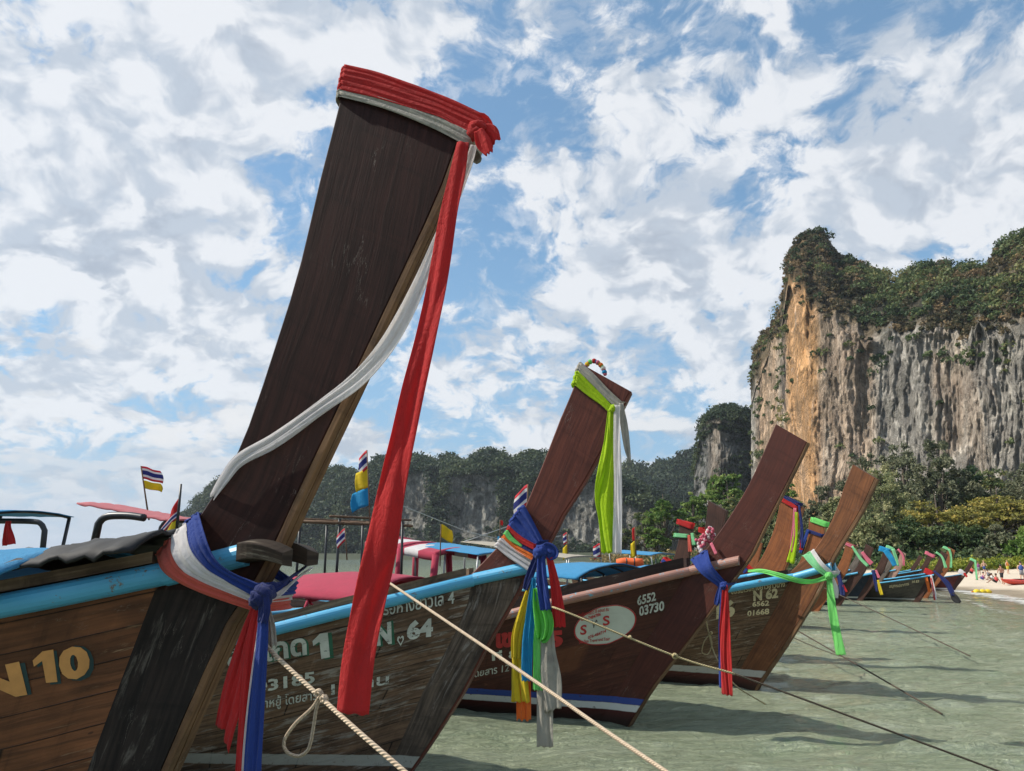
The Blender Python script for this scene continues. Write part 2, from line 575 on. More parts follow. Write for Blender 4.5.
def cloth(name, col, trans=0.35, rough=0.85, sheen=0.3, stain=0.15, satin=False):
    if name in MATS: return MATS[name]
    m, n, bs = new_mat(name)
    tc = n.new('ShaderNodeTexCoord'); ob = tc.outputs['Object']
    f = n.noise(ob, 9.0, 6, 0.65)
    c = n.mix(n.ramp(f, 0.35, 0.8, 0.0, stain * 2.2), (*col, 1), (*[k * 0.55 + 0.02 for k in col], 1))
    n.set(bs.inputs['Base Color'], c)
    bs.inputs['Roughness'].default_value = 0.35 if satin else rough
    bs.inputs['Specular IOR Level'].default_value = 0.5 if satin else 0.2
    if not satin:
        bs.inputs['Sheen Weight'].default_value = sheen * 0.4
    wv = n.noise(ob, 380.0, 2, 0.5)
    cr = n.noise(n.mul(ob, (1.0, 1.0, 0.35)), 55.0, 5, 0.62, 1.6)
    cr2 = n.math('ABSOLUTE', n.math('SUBTRACT', n.noise(ob, 16.0, 4, 0.6, 1.0), 0.5))
    n.set(bs.inputs['Normal'], n.bump(n.math('ADD', n.math('ADD', n.math('MULTIPLY', wv, 0.15), cr), n.math('MULTIPLY', cr2, 1.6)), 0.75, 0.009))
    tr = n.new('ShaderNodeBsdfTranslucent'); n.set(tr.inputs['Color'], c)
    mx = n.new('ShaderNodeMixShader'); mx.inputs[0].default_value = trans
    out = n.n['Material Output']
    n.l.new(bs.outputs[0], mx.inputs[1]); n.l.new(tr.outputs[0], mx.inputs[2]); n.l.new(mx.outputs[0], out.inputs[0])
    MATS[name] = m
    return m


def leaf_mat(name, cols, trans=0.3):
    """foliage: the tint attribute picks the leaf colour of each clump"""
    if name in MATS: return MATS[name]
    m, n, bs = new_mat(name)
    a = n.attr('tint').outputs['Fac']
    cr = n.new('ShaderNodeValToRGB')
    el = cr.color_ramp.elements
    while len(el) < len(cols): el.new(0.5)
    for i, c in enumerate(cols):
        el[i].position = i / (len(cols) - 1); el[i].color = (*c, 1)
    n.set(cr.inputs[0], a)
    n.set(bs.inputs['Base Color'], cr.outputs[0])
    bs.inputs['Roughness'].default_value = 0.6
    bs.inputs['Specular IOR Level'].default_value = 0.25
    tr = n.new('ShaderNodeBsdfTranslucent'); n.set(tr.inputs['Color'], cr.outputs[0])
    mx = n.new('ShaderNodeMixShader'); mx.inputs[0].default_value = trans
    out = n.n['Material Output']
    n.l.new(bs.outputs[0], mx.inputs[1]); n.l.new(tr.outputs[0], mx.inputs[2]); n.l.new(mx.outputs[0], out.inputs[0])
    MATS[name] = m
    return m

# ================================================================== LAND, WATER, TREES
def sdist(X, Y, P):
    """signed distance to an open polyline, positive on its right-hand side"""
    best = np.full(X.shape, 1e9); sgn = np.ones(X.shape)
    for (ax, ay), (bx, by) in zip(P, P[1:]):
        dx, dy = bx - ax, by - ay
        t = np.clip(((X - ax) * dx + (Y - ay) * dy) / (dx * dx + dy * dy), 0, 1)
        qx, qy = X - ax - t * dx, Y - ay - t * dy
        d = np.hypot(qx, qy); c = dx * qy - dy * qx
        m = d < best - 1e-9
        best = np.where(m, d, best); sgn = np.where(m, np.where(c < 0, 1.0, -1.0), sgn)
    return best * sgn


# the water's edge, from behind the camera along the beach to the far side of the bay
SHORE = [(2, -40), (6, -6), (12, 8), (15.0, 16), (17.4, 24), (19.6, 31), (20.4, 35), (19.5, 41), (17, 50), (15, 65), (14, 85), (16, 120), (22, 180), (24, 260), (-10, 370), (-110, 450), (-260, 520), (-440, 600), (-560, 760), (-900, 2000), (-3600, 9000)]


def land_z(X, Y):
    d = sdist(X, Y, SHORE)
    n_ = (fbm(X * 0.25, Y * 0.25, 0, 4) - 0.5)
    z = np.where(d < 0, np.maximum(d * 0.09, -3.0), 0)
    up = np.minimum(np.maximum(d, 0), 16) * 0.036 + np.clip(d - 16, 0, 60) * 0.05 + np.clip(d - 80, 0, 1e4) * 0.02
    z = z + np.where(d >= 0, np.minimum(up, 14) + n_ * 0.10 * np.clip(d / 4, 0, 1), 0)
    return z, d


def axis(segs):
    out = []
    for a, b, st in segs:
        out += list(np.arange(a, b, st))
    out.append(segs[-1][1])
    return np.array(out)


gx = axis([(-6000, -1000, 1000), (-1000, -100, 60), (-100, 0, 8), (0, 70, 0.55), (70, 200, 5), (200, 1200, 80), (1200, 6000, 1200)])
gy = axis([(-120, -10, 10), (-10, 75, 0.55), (75, 200, 4), (200, 800, 25), (800, 9000, 1600)])
GX, GY = np.meshgrid(gx, gy)
GZ, GD = land_z(GX, GY)
idx = np.arange(GX.size).reshape(GX.shape)
Fq = np.stack([idx[:-1, :-1], idx[:-1, 1:], idx[1:, 1:], idx[1:, :-1]], -1).reshape(-1, 4)


def sand_mat():
    m, n, bs = new_mat('beach_sand')
    tc = n.new('ShaderNodeTexCoord'); ob = tc.outputs['Object']
    d = n.attr('shore').outputs['Fac']
    f = n.noise(ob, 0.8, 8, 0.65); g = n.noise(ob, 9.0, 6, 0.7)
    dry = n.mix(f, (0.52, 0.43, 0.32, 1), (0.66, 0.57, 0.45, 1))
    wet = n.mix(f, (0.26, 0.20, 0.13, 1), (0.34, 0.27, 0.18, 1))
    dd = n.math('ADD', d, n.math('MULTIPLY', n.math('SUBTRACT', n.noise(ob, 0.35, 4), 0.5), 3.0))
    c = n.mix(n.ramp(dd, 1.2, 3.2), wet, dry)
    gr = n.mix(f, (0.05, 0.06, 0.02, 1), (0.14, 0.12, 0.05, 1))
    yy = n.sep(ob)[1]
    gr = n.mix(n.ramp(yy, 62, 75), gr, n.mix(f, (0.02, 0.032, 0.012, 1), (0.05, 0.06, 0.025, 1)))
    c = n.mix(n.math('MAXIMUM', n.ramp(dd, 22, 28), n.ramp(yy, 60, 66)), c, gr)
    n.set(bs.inputs['Base Color'], c)
    n.set(bs.inputs['Roughness'], n.ramp(dd, 0.6, 3.0, 0.35, 0.95))
    n.set(bs.inputs['Normal'], n.bump(n.math('ADD', f, n.math('MULTIPLY', g, 0.6)), 0.6, 0.15))
    return m


beach = big_mesh('beach', np.stack([GX, GY, GZ], -1).reshape(-1, 3), Fq, sand_mat(), attrs={'shore': GD.ravel()}, smooth=True)
tag(beach, kind='structure')


# ---- water: one sheet with real swell near the camera
def water_mat():
    m, n, bs = new_mat('bay_water')
    geo = n.new('ShaderNodeNewGeometry'); p = geo.outputs['Position']
    d = n.attr('shore').outputs['Fac']          # metres to the shore, negative in the water
    x, y, z = n.sep(p)
    # silty green water, sandier where it is shallow
    big = n.noise(n.mul(p, (0.25, 0.6, 1)), 1.0, 5, 0.6)
    deep = n.mix(n.ramp(big, 0.3, 0.7), (0.41, 0.50, 0.32, 1), (0.55, 0.62, 0.43, 1))
    far = n.ramp(n.vmath('LENGTH', p), 25, 220)
    deep = n.mix(far, deep, (0.15, 0.21, 0.17, 1))
    sand = (0.34, 0.29, 0.20, 1)
    c = n.mix(n.ramp(d, -6.0, -0.2), deep, sand)
    n.set(bs.inputs['Base Color'], c)
    bs.inputs['Roughness'].default_value = 0.09
    bs.inputs['IOR'].default_value = 1.333
    bs.inputs['Specular IOR Level'].default_value = 0.5
    w1 = n.noise(n.mul(p, (1.3, 2.6, 1)), 1.0, 3, 0.5, 0.8)
    w2 = n.noise(n.mul(p, (4.0, 9.0, 1)), 1.0, 6, 0.66, 1.2)
    w3 = n.noise(n.mul(p, (12.0, 26.0, 1)), 1.0, 5, 0.66, 0.9)
    h = n.math('ADD', n.math('ADD', n.math('MULTIPLY', w1, 0.13), n.math('MULTIPLY', w2, 0.17)), n.math('MULTIPLY', w3, 0.09))
    n.set(bs.inputs['Normal'], n.bump(h, 1.0, 1.0))
    bs.inputs['Coat Weight'].default_value = 0.25; bs.inputs['Coat Roughness'].default_value = 0.03; bs.inputs['Coat IOR'].default_value = 1.33
    rl = n.noise(n.mul(p, (2.6, 9.0, 1)), 1.0, 8, 0.78, 1.0)  # light and dark of fine ripples, painted into the base colour
    n.set(bs.inputs['Base Color'], n.mix(n.ramp(rl, 0.35, 0.7), n.mix(0.38, c, (0.10, 0.13, 0.08, 1)), n.mix(0.30, c, (0.60, 0.60, 0.46, 1))))
    return m


wx = axis([(-9000, -1000, 2000), (-1000, -100, 100), (-100, -8, 4), (-8, 26, 0.16), (26, 60, 2), (60, 400, 40), (400, 5000, 1500)])
wy = axis([(-60, 0, 4), (0, 3, 0.3), (3, 16, 0.11), (16, 45, 0.3), (45, 100, 3), (100, 800, 50), (800, 12000, 1600)])
WX, WY = np.meshgrid(wx, wy)
WD = sdist(WX, WY, SHORE)
amp = np.clip(1.2 - np.hypot(WX - 4, WY - 8) / 34, 0, 1) * np.clip(-WD / 3 + 0.1, 0, 1)
WZ = amp * ((fbm(WX * 0.75, WY * 1.7, 1.0, 3) - 0.5) * 0.09 + (fbm(WX * 2.4, WY * 4.6, 5.0, 4, 0.62) - 0.5) * 0.12)
idx = np.arange(WX.size).reshape(WX.shape)
Fq = np.stack([idx[:-1, :-1], idx[:-1, 1:], idx[1:, 1:], idx[1:, :-1]], -1).reshape(-1, 4)
water = big_mesh('water', np.stack([WX, WY, WZ], -1).reshape(-1, 3), Fq, water_mat(), attrs={'shore': WD.ravel()}, smooth=True)
tag(water, kind='structure')


# ---- foam where the small waves break
def foam_mat():
    m, n, bs = new_mat('sea_foam')
    geo = n.new('ShaderNodeNewGeometry'); p = geo.outputs['Position']
    e = n.attr('edge').outputs['Fac']
    f = n.noise(p, 4.5, 7, 0.7, 0.6); g = n.noise(p, 0.9, 4, 0.6)
    a = n.ramp(n.math('ADD', n.math('ADD', f, n.math('MULTIPLY', g, 0.5)), n.math('MULTIPLY', e, 0.34)), 0.90, 1.16, 0.0, 0.85)
    n.set(bs.inputs['Base Color'], (0.62, 0.62, 0.58, 1))
    bs.inputs['Roughness'].default_value = 0.8
    n.set(bs.inputs['Alpha'], a)
    return m


M_foam = foam_mat()


def foam_band(off, w, seed, s0=0.0, s1=1.0):
    P = catmull(SHORE[3:10], 160)
    V = []; E = []
    nn = 9
    for i, (x, y) in enumerate(P):
        q = P[min(i + 1, len(P) - 1)] - P[max(i - 1, 0)]
        nx, ny = -q[1], q[0]; l = math.hypot(nx, ny); nx /= l; ny /= l
        o_ = off + 1.3 * (float(vnoise(i * 0.06 + seed, 0.5)) - 0.5)
        for j in range(nn):
            k = j / (nn - 1)
            V.append((x + nx * (o_ + w * (k - 0.5)), y + ny * (o_ + w * (k - 0.5)), 0.022 + 0.01 * math.sin(k * 3.1)))
            E.append(math.sin(math.pi * k) ** 0.7)
    idx = np.arange(len(P) * nn).reshape(len(P), nn)
    F = np.stack([idx[:-1, :-1], idx[:-1, 1:], idx[1:, 1:], idx[1:, :-1]], -1).reshape(-1, 4)
    return np.array(V), F, np.array(E)


fv = []; ff = []; fe = []; b0 = 0
for (o_, w_, sd_) in ((0.5, 1.7, 1.0), (2.6, 0.5, 7.0)):
    v_, f_, e_ = foam_band(o_, w_, sd_)
    fv.append(v_); ff.append(f_ + b0); fe.append(e_ if o_ < 1 else e_ * 0.6); b0 += len(v_)
foam = big_mesh('sea_foam', np.vstack(fv), np.vstack(ff), M_foam, attrs={'edge': np.concatenate(fe)})
tag(foam, kind='stuff')


# ---- leaves
def leaf_arrays(C, RAD, per, leaf, squash=0.8, tint=None, shell=0.55, flat=0.0, seed=1):
    """small quads scattered through clumps. C (n,3) centres, RAD (n,), tint (n,)"""
    g = np.random.default_rng(seed)
    n = len(C)
    N = n * per
    ci = np.repeat(np.arange(n), per)
    u = g.normal(size=(N, 3)); u /= np.linalg.norm(u, axis=1)[:, None]
    u[:, 2] = np.where(u[:, 2] < -0.35, -u[:, 2] * 0.6, u[:, 2])
    r = (shell + (1 - shell) * g.random(N)) * RAD[ci]
    lump = 0.75 + 0.5 * vnoise(u[:, 0] * 2.2 + ci * 3.1, u[:, 1] * 2.2, u[:, 2] * 2.2)
    P = C[ci] + u * (r * lump)[:, None] * np.array([1, 1, squash])
    a = g.normal(size=(N, 3)) * (1.0) + u * 0.6
    if flat: a[:, 2] += flat
    a /= np.linalg.norm(a, axis=1)[:, None]
    b = np.cross(a, g.normal(size=(N, 3))); b /= np.linalg.norm(b, axis=1)[:, None]
    c = np.cross(a, b)
    s = leaf * (0.6 + 0.8 * g.random(N))
    b = b * s[:, None]; c = c * (s * (0.45 + 0.4 * g.random(N)))[:, None]
    V = np.stack([P - b, P - c, P + b * 1.1, P + c], 1).reshape(-1, 3)
    t = np.repeat(np.clip((tint[ci] if tint is not None else 0.5) + 0.16 * g.normal(size=N), 0, 1), 4)
    F = np.arange(N * 4).reshape(-1, 4)
    return V, F, t


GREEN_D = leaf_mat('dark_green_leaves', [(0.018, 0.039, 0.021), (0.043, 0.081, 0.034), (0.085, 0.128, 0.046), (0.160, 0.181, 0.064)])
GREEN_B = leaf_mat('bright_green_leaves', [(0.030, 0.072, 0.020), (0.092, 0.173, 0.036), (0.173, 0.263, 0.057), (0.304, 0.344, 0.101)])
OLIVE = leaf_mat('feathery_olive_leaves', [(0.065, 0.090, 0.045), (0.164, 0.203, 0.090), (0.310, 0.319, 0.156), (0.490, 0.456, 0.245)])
YELLOWG = leaf_mat('yellow_green_leaves', [(0.060, 0.050, 0.028), (0.145, 0.140, 0.040), (0.30, 0.28, 0.06), (0.46, 0.34, 0.09)])  # darkest brown tint paints in the shading inside the crowns
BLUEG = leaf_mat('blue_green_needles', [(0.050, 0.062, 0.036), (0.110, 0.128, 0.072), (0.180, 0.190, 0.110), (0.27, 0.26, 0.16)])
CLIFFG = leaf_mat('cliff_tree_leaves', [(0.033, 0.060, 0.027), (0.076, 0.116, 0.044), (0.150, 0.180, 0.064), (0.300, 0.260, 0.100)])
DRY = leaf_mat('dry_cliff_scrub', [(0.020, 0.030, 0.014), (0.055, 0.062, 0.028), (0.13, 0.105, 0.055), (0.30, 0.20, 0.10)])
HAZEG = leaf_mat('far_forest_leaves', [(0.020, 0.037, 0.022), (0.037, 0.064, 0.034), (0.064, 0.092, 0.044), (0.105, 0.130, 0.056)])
BARK = wood('grey_bark', (0.16, 0.13, 0.10), (0.07, 0.055, 0.045), rough=0.9, stain=0.5)


def tree(x, y, h, spread, kind, label, seed, base_z=None, name='tree', group='trees behind the beach', cat='tree'):
    g = random.Random(seed); gn = np.random.default_rng(seed)
    if base_z is None: base_z = float(land_z(np.array([x]), np.array([y]))[0][0])
    root = empty(name, (x, y, base_z))
    tag(root, label, cat, group)
    mb = MB()
    tr = h * 0.028 + 0.05
    lean = Vector((g.uniform(-.08, .08) * h, g.uniform(-.08, .08) * h, 0))
    fork = h * (0.30 if kind != 'cone' else 0.9)
    pts = [Vector((0, 0, -0.3)), lean * 0.3 + Vector((0, 0, fork * 0.6)), lean * 0.6 + Vector((0, 0, fork)), lean + Vector((0, 0, h * 0.86))]
    mb.tube(pts, [tr * 1.25, tr, tr * 0.8, tr * 0.12], 7)
    C = []; Rr = []; T = []
    if kind == 'cone':
        for i in range(46):
            k = g.random() ** 0.8
            z = h * (0.06 + 0.92 * k); rr = spread * (1 - k) ** 0.8 * g.uniform(0.3, 1)
            a = g.uniform(0, 6.28)
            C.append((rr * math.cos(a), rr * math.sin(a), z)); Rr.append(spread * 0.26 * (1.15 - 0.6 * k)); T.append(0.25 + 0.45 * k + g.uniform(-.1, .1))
        per, leaf, sq, fl = 90, 0.17, 0.8, 0.0
    else:
        lobes = []
        nl = {'round': 9, 'umbrella': 17, 'feather': 13}[kind]
        for i in range(nl):
            a = i * 2.4 + g.uniform(-.4, .4)
            k = math.sqrt((i + 0.5) / nl)
            if kind == 'umbrella':
                z = h * (0.74 - 0.34 * k + g.uniform(-.12, .08)); rr = spread * k * 0.85
            elif kind == 'round':
                z = h * (0.74 - 0.34 * k * k + g.uniform(-.12, .1)); rr = spread * k * 0.68
            else:
                z = h * (0.90 - 0.55 * k + g.uniform(-.12, .08)); rr = spread * k * 0.62
            p = Vector((rr * math.cos(a), rr * math.sin(a), z)) + lean * 0.7
            lobes.append(p)
            st = lean * 0.5 + Vector((0, 0, fork * g.uniform(0.75, 1.1)))
            md = st.lerp(p, 0.5) + Vector((0, 0, -0.04 * h))
            mb.tube([st, md, p], [tr * 0.45, tr * 0.3, tr * 0.08], 5)
        for p in lobes:
            m = {'umbrella': 11, 'round': 11, 'feather': 12}[kind]
            lr = spread * {'umbrella': 0.34, 'round': 0.36, 'feather': 0.27}[kind]
            for _ in range(m):
                v = Vector((g.gauss(0, 1), g.gauss(0, 1), g.gauss(0, 1))).normalized() * lr * g.uniform(0.35, 1.0)
                if kind == 'umbrella': v.z *= 0.60
                elif kind == 'feather': v.z *= 1.25
                else: v.z *= 0.8
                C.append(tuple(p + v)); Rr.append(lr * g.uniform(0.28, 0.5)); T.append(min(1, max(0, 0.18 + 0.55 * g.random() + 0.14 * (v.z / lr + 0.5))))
        per, leaf, sq, fl = {'umbrella': (40, 0.16, 0.42, 0.8), 'round': (52, 0.16, 0.8, 0.2), 'feather': (75, 0.13, 1.5, 0.0)}[kind]
        leaf *= max(1.0, h / 12)
    return root, mb, np.array(C), np.array(Rr), np.array(T), per, leaf, sq, fl, seed


def finish_tree(tp, mat, per_k=1.0, leaf_k=1.0):
    root, mb, C, Rr, T, per, leaf, sq, fl, seed = tp
    mb.build('trunk', BARK, root, smooth=True)
    V, F, t = leaf_arrays(C, Rr, int(per * per_k), leaf * leaf_k, sq, T, 0.35, fl, seed)
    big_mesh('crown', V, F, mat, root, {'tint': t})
    return root


# ---- cliffs and hills: rock walls whose outline comes from a profile of elevations, at their own distance
def radial_range(name, prof, dist, ledge, back, rock_amp, mat, ncol, nrow_w, nrow_t, seed, flute=1.0, lean=0.0, tail=1.6):
    """prof = [(px, top py)], dist = [(px, distance)], ledge = [(px, py)] foot of the overgrown slope.
    The land runs from the foot of the wall, up to the ledge, back to the summit line and down behind it."""
    px = np.linspace(prof[0][0], prof[-1][0], ncol)
    top = np.interp(px, [p[0] for p in prof], [p[1] for p in prof])
    top = top + (fbm(px * 0.13 + seed, 0.3, 0, 3) - 0.5) * 5.0
    Rb = np.interp(px, [p[0] for p in dist], [p[1] for p in dist])
    led = np.interp(px, [p[0] for p in ledge], [p[1] for p in ledge])
    led = led + (fbm(px * 0.055 + seed, 0.7, 0, 4, 0.6) - 0.5) * (48 if name == 'cliff' else 14)
    led = np.maximum(led, top + 6)
    dxa = (px - 512) / FPX

    def tan_el(py, fac=1.0):
        dy = (385.5 - py) / FPX
        fwd = CP - dy * SP; up = SP + dy * CP
        return up / fwd, dxa / fwd                     # rise and sideways step per metre of Y
    kt, xt = tan_el(top); kl, xl = tan_el(led)
    az = dxa / (CP - (385.5 - 557) / FPX * SP)
    rows = []; att_h = []; att_t = []; att_px = []
    bk = back if np.isscalar(back) else np.interp(px, [p[0] for p in back], [p[1] for p in back])
    Yl = Rb + lean
    zl = CAM_H + kl * Yl
    Yt = Rb + lean + bk
    zt = CAM_H + kt * Yt
    zt = np.maximum(zt, zl + 1.0)
    for i in range(nrow_w + 1):
        k = i / nrow_w
        z = -1.5 + (zl + 1.5) * k
        Yy = Rb + lean * k
        # flutes, overhangs and caves
        fl = np.abs(fbm(px * 0.085 * flute + seed, z * 0.012, 2.0 + seed, 4) - 0.5) * 2
        cav = fbm(px * 0.045 + 5, z * 0.03, 9.0 + seed, 4)
        big = fbm(px * 0.018 + 2, z * 0.02, 4.0 + seed, 3)
        Yd = Yy + rock_amp * (0.9 - 0.45 * fl + 0.9 * np.clip(cav - 0.52, 0, 1) * 4 * 0.8 - 3.0 * (big - 0.5))
        Yd = Yd + rock_amp * (1.1 * np.abs(fbm(px * 0.10 + 31, z * 0.055, 1.0 + seed, 5, 0.6) - 0.5) * 2 - 0.5 + 1.6 * (fbm(px * 0.035 + 3, z * 0.045, 6.0 + seed, 3) - 0.5)) + rock_amp * 0.5 * (fbm(px * 0.5, z * 0.5, 2.0, 3) - 0.5)
        Yd = Yd - (1 - k) ** 6 * rock_amp * 1.5
        xr = az + (xl - az) * k
        rows.append(np.stack([xr * Yd, Yd, z], -1)); att_h.append(np.full(ncol, k)); att_t.append(np.zeros(ncol))
    for i in range(1, nrow_t + 1):
        k = i / nrow_t
        kk = k ** 0.85
        nz = (fbm(px * 0.09 + seed, k * 5, 3.0, 4) - 0.5)
        Yy = Yl + (Yt - Yl) * k + nz * rock_amp * 2.2 * (1 - k ** 6)
        z = zl + (zt - zl) * kk + (fbm(px * 0.11, k * 6, 7.0 + seed, 4) - 0.5) * rock_amp * 1.6 * (1 - k ** 5)
        xr = xl + (xt - xl) * k
        rows.append(np.stack([xr * Yy, Yy, z], -1)); att_h.append(np.full(ncol, 1.0)); att_t.append(np.full(ncol, k))
    nb = 8
    for i in range(1, nb + 1):
        k = i / nb
        Yy = Yt * (1 + (tail - 1) * k)
        z = zt * (1 - k ** 1.5) - 2 * k
        rows.append(np.stack([xt * Yt + az * (Yy - Yt), Yy, z], -1)); att_h.append(np.full(ncol, 1.0)); att_t.append(np.full(ncol, 1.0))
    V = np.stack(rows)                       # rows x cols x 3
    r, c = V.shape[:2]
    idx = np.arange(r * c).reshape(r, c)
    F = np.stack([idx[:-1, :-1], idx[:-1, 1:], idx[1:, 1:], idx[1:, :-1]], -1).reshape(-1, 4)
    o = big_mesh(name, V.reshape(-1, 3), F, mat, attrs={'slope': np.stack(att_t).ravel(), 'along': np.tile(px, r), 'rise': np.stack(att_h).ravel()}, smooth=True)
    tag(o, kind='structure')
    return V, px, nrow_w


def rock_mat(name, greys, orange=None, dark=0.6, veg=0.0, scale=1.0, orange_zone=None, soil=(0.22, 0.17, 0.10)):
    m, n, bs = new_mat(name)
    geo = n.new('ShaderNodeNewGeometry'); p = n.mul(geo.outputs['Position'], (scale,) * 3)
    al = n.attr('along').outputs['Fac']; sl = n.attr('slope').outputs['Fac']; ri = n.attr('rise').outputs['Fac']
    z = n.sep(p)[2]
    st = n.comb(n.math('MULTIPLY', al, 0.17), n.math('MULTIPLY', z, 0.018), 0.0)
    sw = n.vmath('ADD', st, n.vmath('SCALE', n.comb(n.noise(n.mul(p, (0.05, 0.05, 0.05)), 1.0, 4), 0, 0), scale=2.2))
    streak = n.noise(sw, 1.0, 7, 0.68, 0.4)
    st2 = n.noise(n.comb(n.math('MULTIPLY', al, 0.5), n.math('MULTIPLY', z, 0.045), 3.0), 1.0, 6, 0.7, 0.5)
    blot = n.noise(n.mul(p, (0.09, 0.09, 0.07)), 1.0, 8, 0.66, 0.5)
    c = n.mix(n.ramp(blot, 0.32, 0.68), (*greys[0], 1), (*greys[1], 1))
    if orange:
        om = n.noise(n.vmath('ADD', n.mul(p, (0.035, 0.035, 0.014)), (4, 4, 4)), 1.0, 6, 0.6, 0.4)
        oz = 0.0
        if orange_zone:
            for (a0, a1, amt) in orange_zone:
                oz = n.math('ADD', oz, n.math('MULTIPLY', n.math('MULTIPLY', n.ramp(al, a0 - 8, a0 + 2), n.ramp(al, a1 - 3, a1 + 12, 1, 0)), amt))
        f_ = n.math('ADD', n.ramp(om, 0.56, 0.74, 0.0, 0.35), oz, clamp=True)
        c = n.mix(n.math('MULTIPLY', f_, n.ramp(streak, 0.25, 0.6, 0.6, 1.0)), c, (*orange, 1))
    pm = n.ramp(n.noise(n.mul(p, (0.03, 0.03, 0.022)), 1.0, 4, 0.6), 0.42, 0.60, 0.25, 1.0)
    c = n.mix(n.math('MULTIPLY', n.math('MULTIPLY', n.ramp(streak, 0.515, 0.63), dark), pm), c, (0.045, 0.047, 0.050, 1))
    c = n.mix(n.math('MULTIPLY', n.math('MULTIPLY', n.ramp(st2, 0.565, 0.69), dark * 0.95), pm), c, (0.05, 0.05, 0.05, 1))
    c = n.mix(n.math('MULTIPLY', n.ramp(st2, 0.42, 0.30), 0.55), c, (*[k * 1.25 for k in greys[1]], 1))
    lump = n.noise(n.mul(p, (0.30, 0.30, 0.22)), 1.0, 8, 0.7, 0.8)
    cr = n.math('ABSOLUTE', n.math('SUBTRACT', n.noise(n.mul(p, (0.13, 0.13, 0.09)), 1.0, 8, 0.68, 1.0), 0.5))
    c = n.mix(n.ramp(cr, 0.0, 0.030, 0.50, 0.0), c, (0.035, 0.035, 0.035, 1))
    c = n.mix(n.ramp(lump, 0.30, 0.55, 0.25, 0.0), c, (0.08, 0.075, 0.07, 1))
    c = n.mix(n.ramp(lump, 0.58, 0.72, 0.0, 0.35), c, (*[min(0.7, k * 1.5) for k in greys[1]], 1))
    if veg:
        vg = n.noise(n.mul(p, (0.11, 0.11, 0.16)), 1.0, 7, 0.65)
        c = n.mix(n.math('MULTIPLY', n.ramp(n.math('ADD', vg, n.math('MULTIPLY', ri, 0.12)), 0.60, 0.68), veg), c, (0.022, 0.032, 0.016, 1))
    tz = n.math('ADD', sl, n.math('MULTIPLY', n.math('SUBTRACT', blot, 0.5), 0.15))
    c = n.mix(n.ramp(tz, 0.02, 0.14, 0.0, 0.85), c, n.mix(n.ramp(blot, 0.35, 0.65), (0.03, 0.033, 0.018, 1), (*soil, 1)))
    n.set(bs.inputs['Base Color'], c)
    bs.inputs['Roughness'].default_value = 0.95
    bs.inputs['Specular IOR Level'].default_value = 0.1
    h = n.math('ADD', n.math('MULTIPLY', blot, 1.3), n.math('SUBTRACT', n.math('MULTIPLY', st2, -1.2), n.math('MULTIPLY', streak, 1.0)))
    n.set(bs.inputs['Normal'], n.bump(n.math('ADD', h, n.math('ADD', n.math('MULTIPLY', lump, 1.0), n.math('MULTIPLY', n.ramp(cr, 0, 0.08), 0.8))), 0.9, 1.7))
    return m


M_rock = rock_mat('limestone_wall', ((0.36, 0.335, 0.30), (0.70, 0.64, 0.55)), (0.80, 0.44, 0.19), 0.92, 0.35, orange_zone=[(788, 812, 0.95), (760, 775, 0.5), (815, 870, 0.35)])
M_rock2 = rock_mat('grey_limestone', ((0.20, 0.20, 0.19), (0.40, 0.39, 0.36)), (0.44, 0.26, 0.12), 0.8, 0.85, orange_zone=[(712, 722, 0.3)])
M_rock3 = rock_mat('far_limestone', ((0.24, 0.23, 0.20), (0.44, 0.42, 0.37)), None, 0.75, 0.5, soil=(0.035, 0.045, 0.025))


def scatter_on(V, px, r0, r1, count, mat, name, leaf, rad, seed, dens=None, tint_base=0.4, per=34, sink=0.2, tall=None):
    """low forest that clothes a slope: one mass of leaf clumps"""
    g = np.random.default_rng(seed)
    r, c = V.shape[:2]
    out = []; T = []; RR = []
    tries = 0
    while len(out) < count and tries < count * 12:
        tries += 1
        i = g.uniform(r0, r1 - 1.001); j = g.uniform(0, c - 1.001)
        ii, jj = int(i), int(j); fi, fj = i - ii, j - jj
        p = (V[ii, jj] * (1 - fi) * (1 - fj) + V[ii + 1, jj] * fi * (1 - fj) + V[ii, jj + 1] * (1 - fi) * fj + V[ii + 1, jj + 1] * fi * fj)
        if dens is not None:
            if g.random() > dens(p, px[jj], i): continue
        k = g.random()
        R_ = rad * (0.55 + 0.9 * k * k)
        nv = float(vnoise(p[0] * 0.05, p[1] * 0.05, p[2] * 0.09 + seed))
        out.append(p + np.array([0, -R_ * 0.3, R_ * (0.5 - sink)])); RR.append(R_)
        T.append(np.clip(tint_base + (nv - 0.5) * 1.0 + g.normal() * 0.16, 0, 1))
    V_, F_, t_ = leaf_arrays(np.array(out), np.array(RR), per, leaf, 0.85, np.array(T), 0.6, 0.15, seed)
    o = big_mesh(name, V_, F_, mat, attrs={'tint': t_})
    tag(o, kind='stuff')
    return o


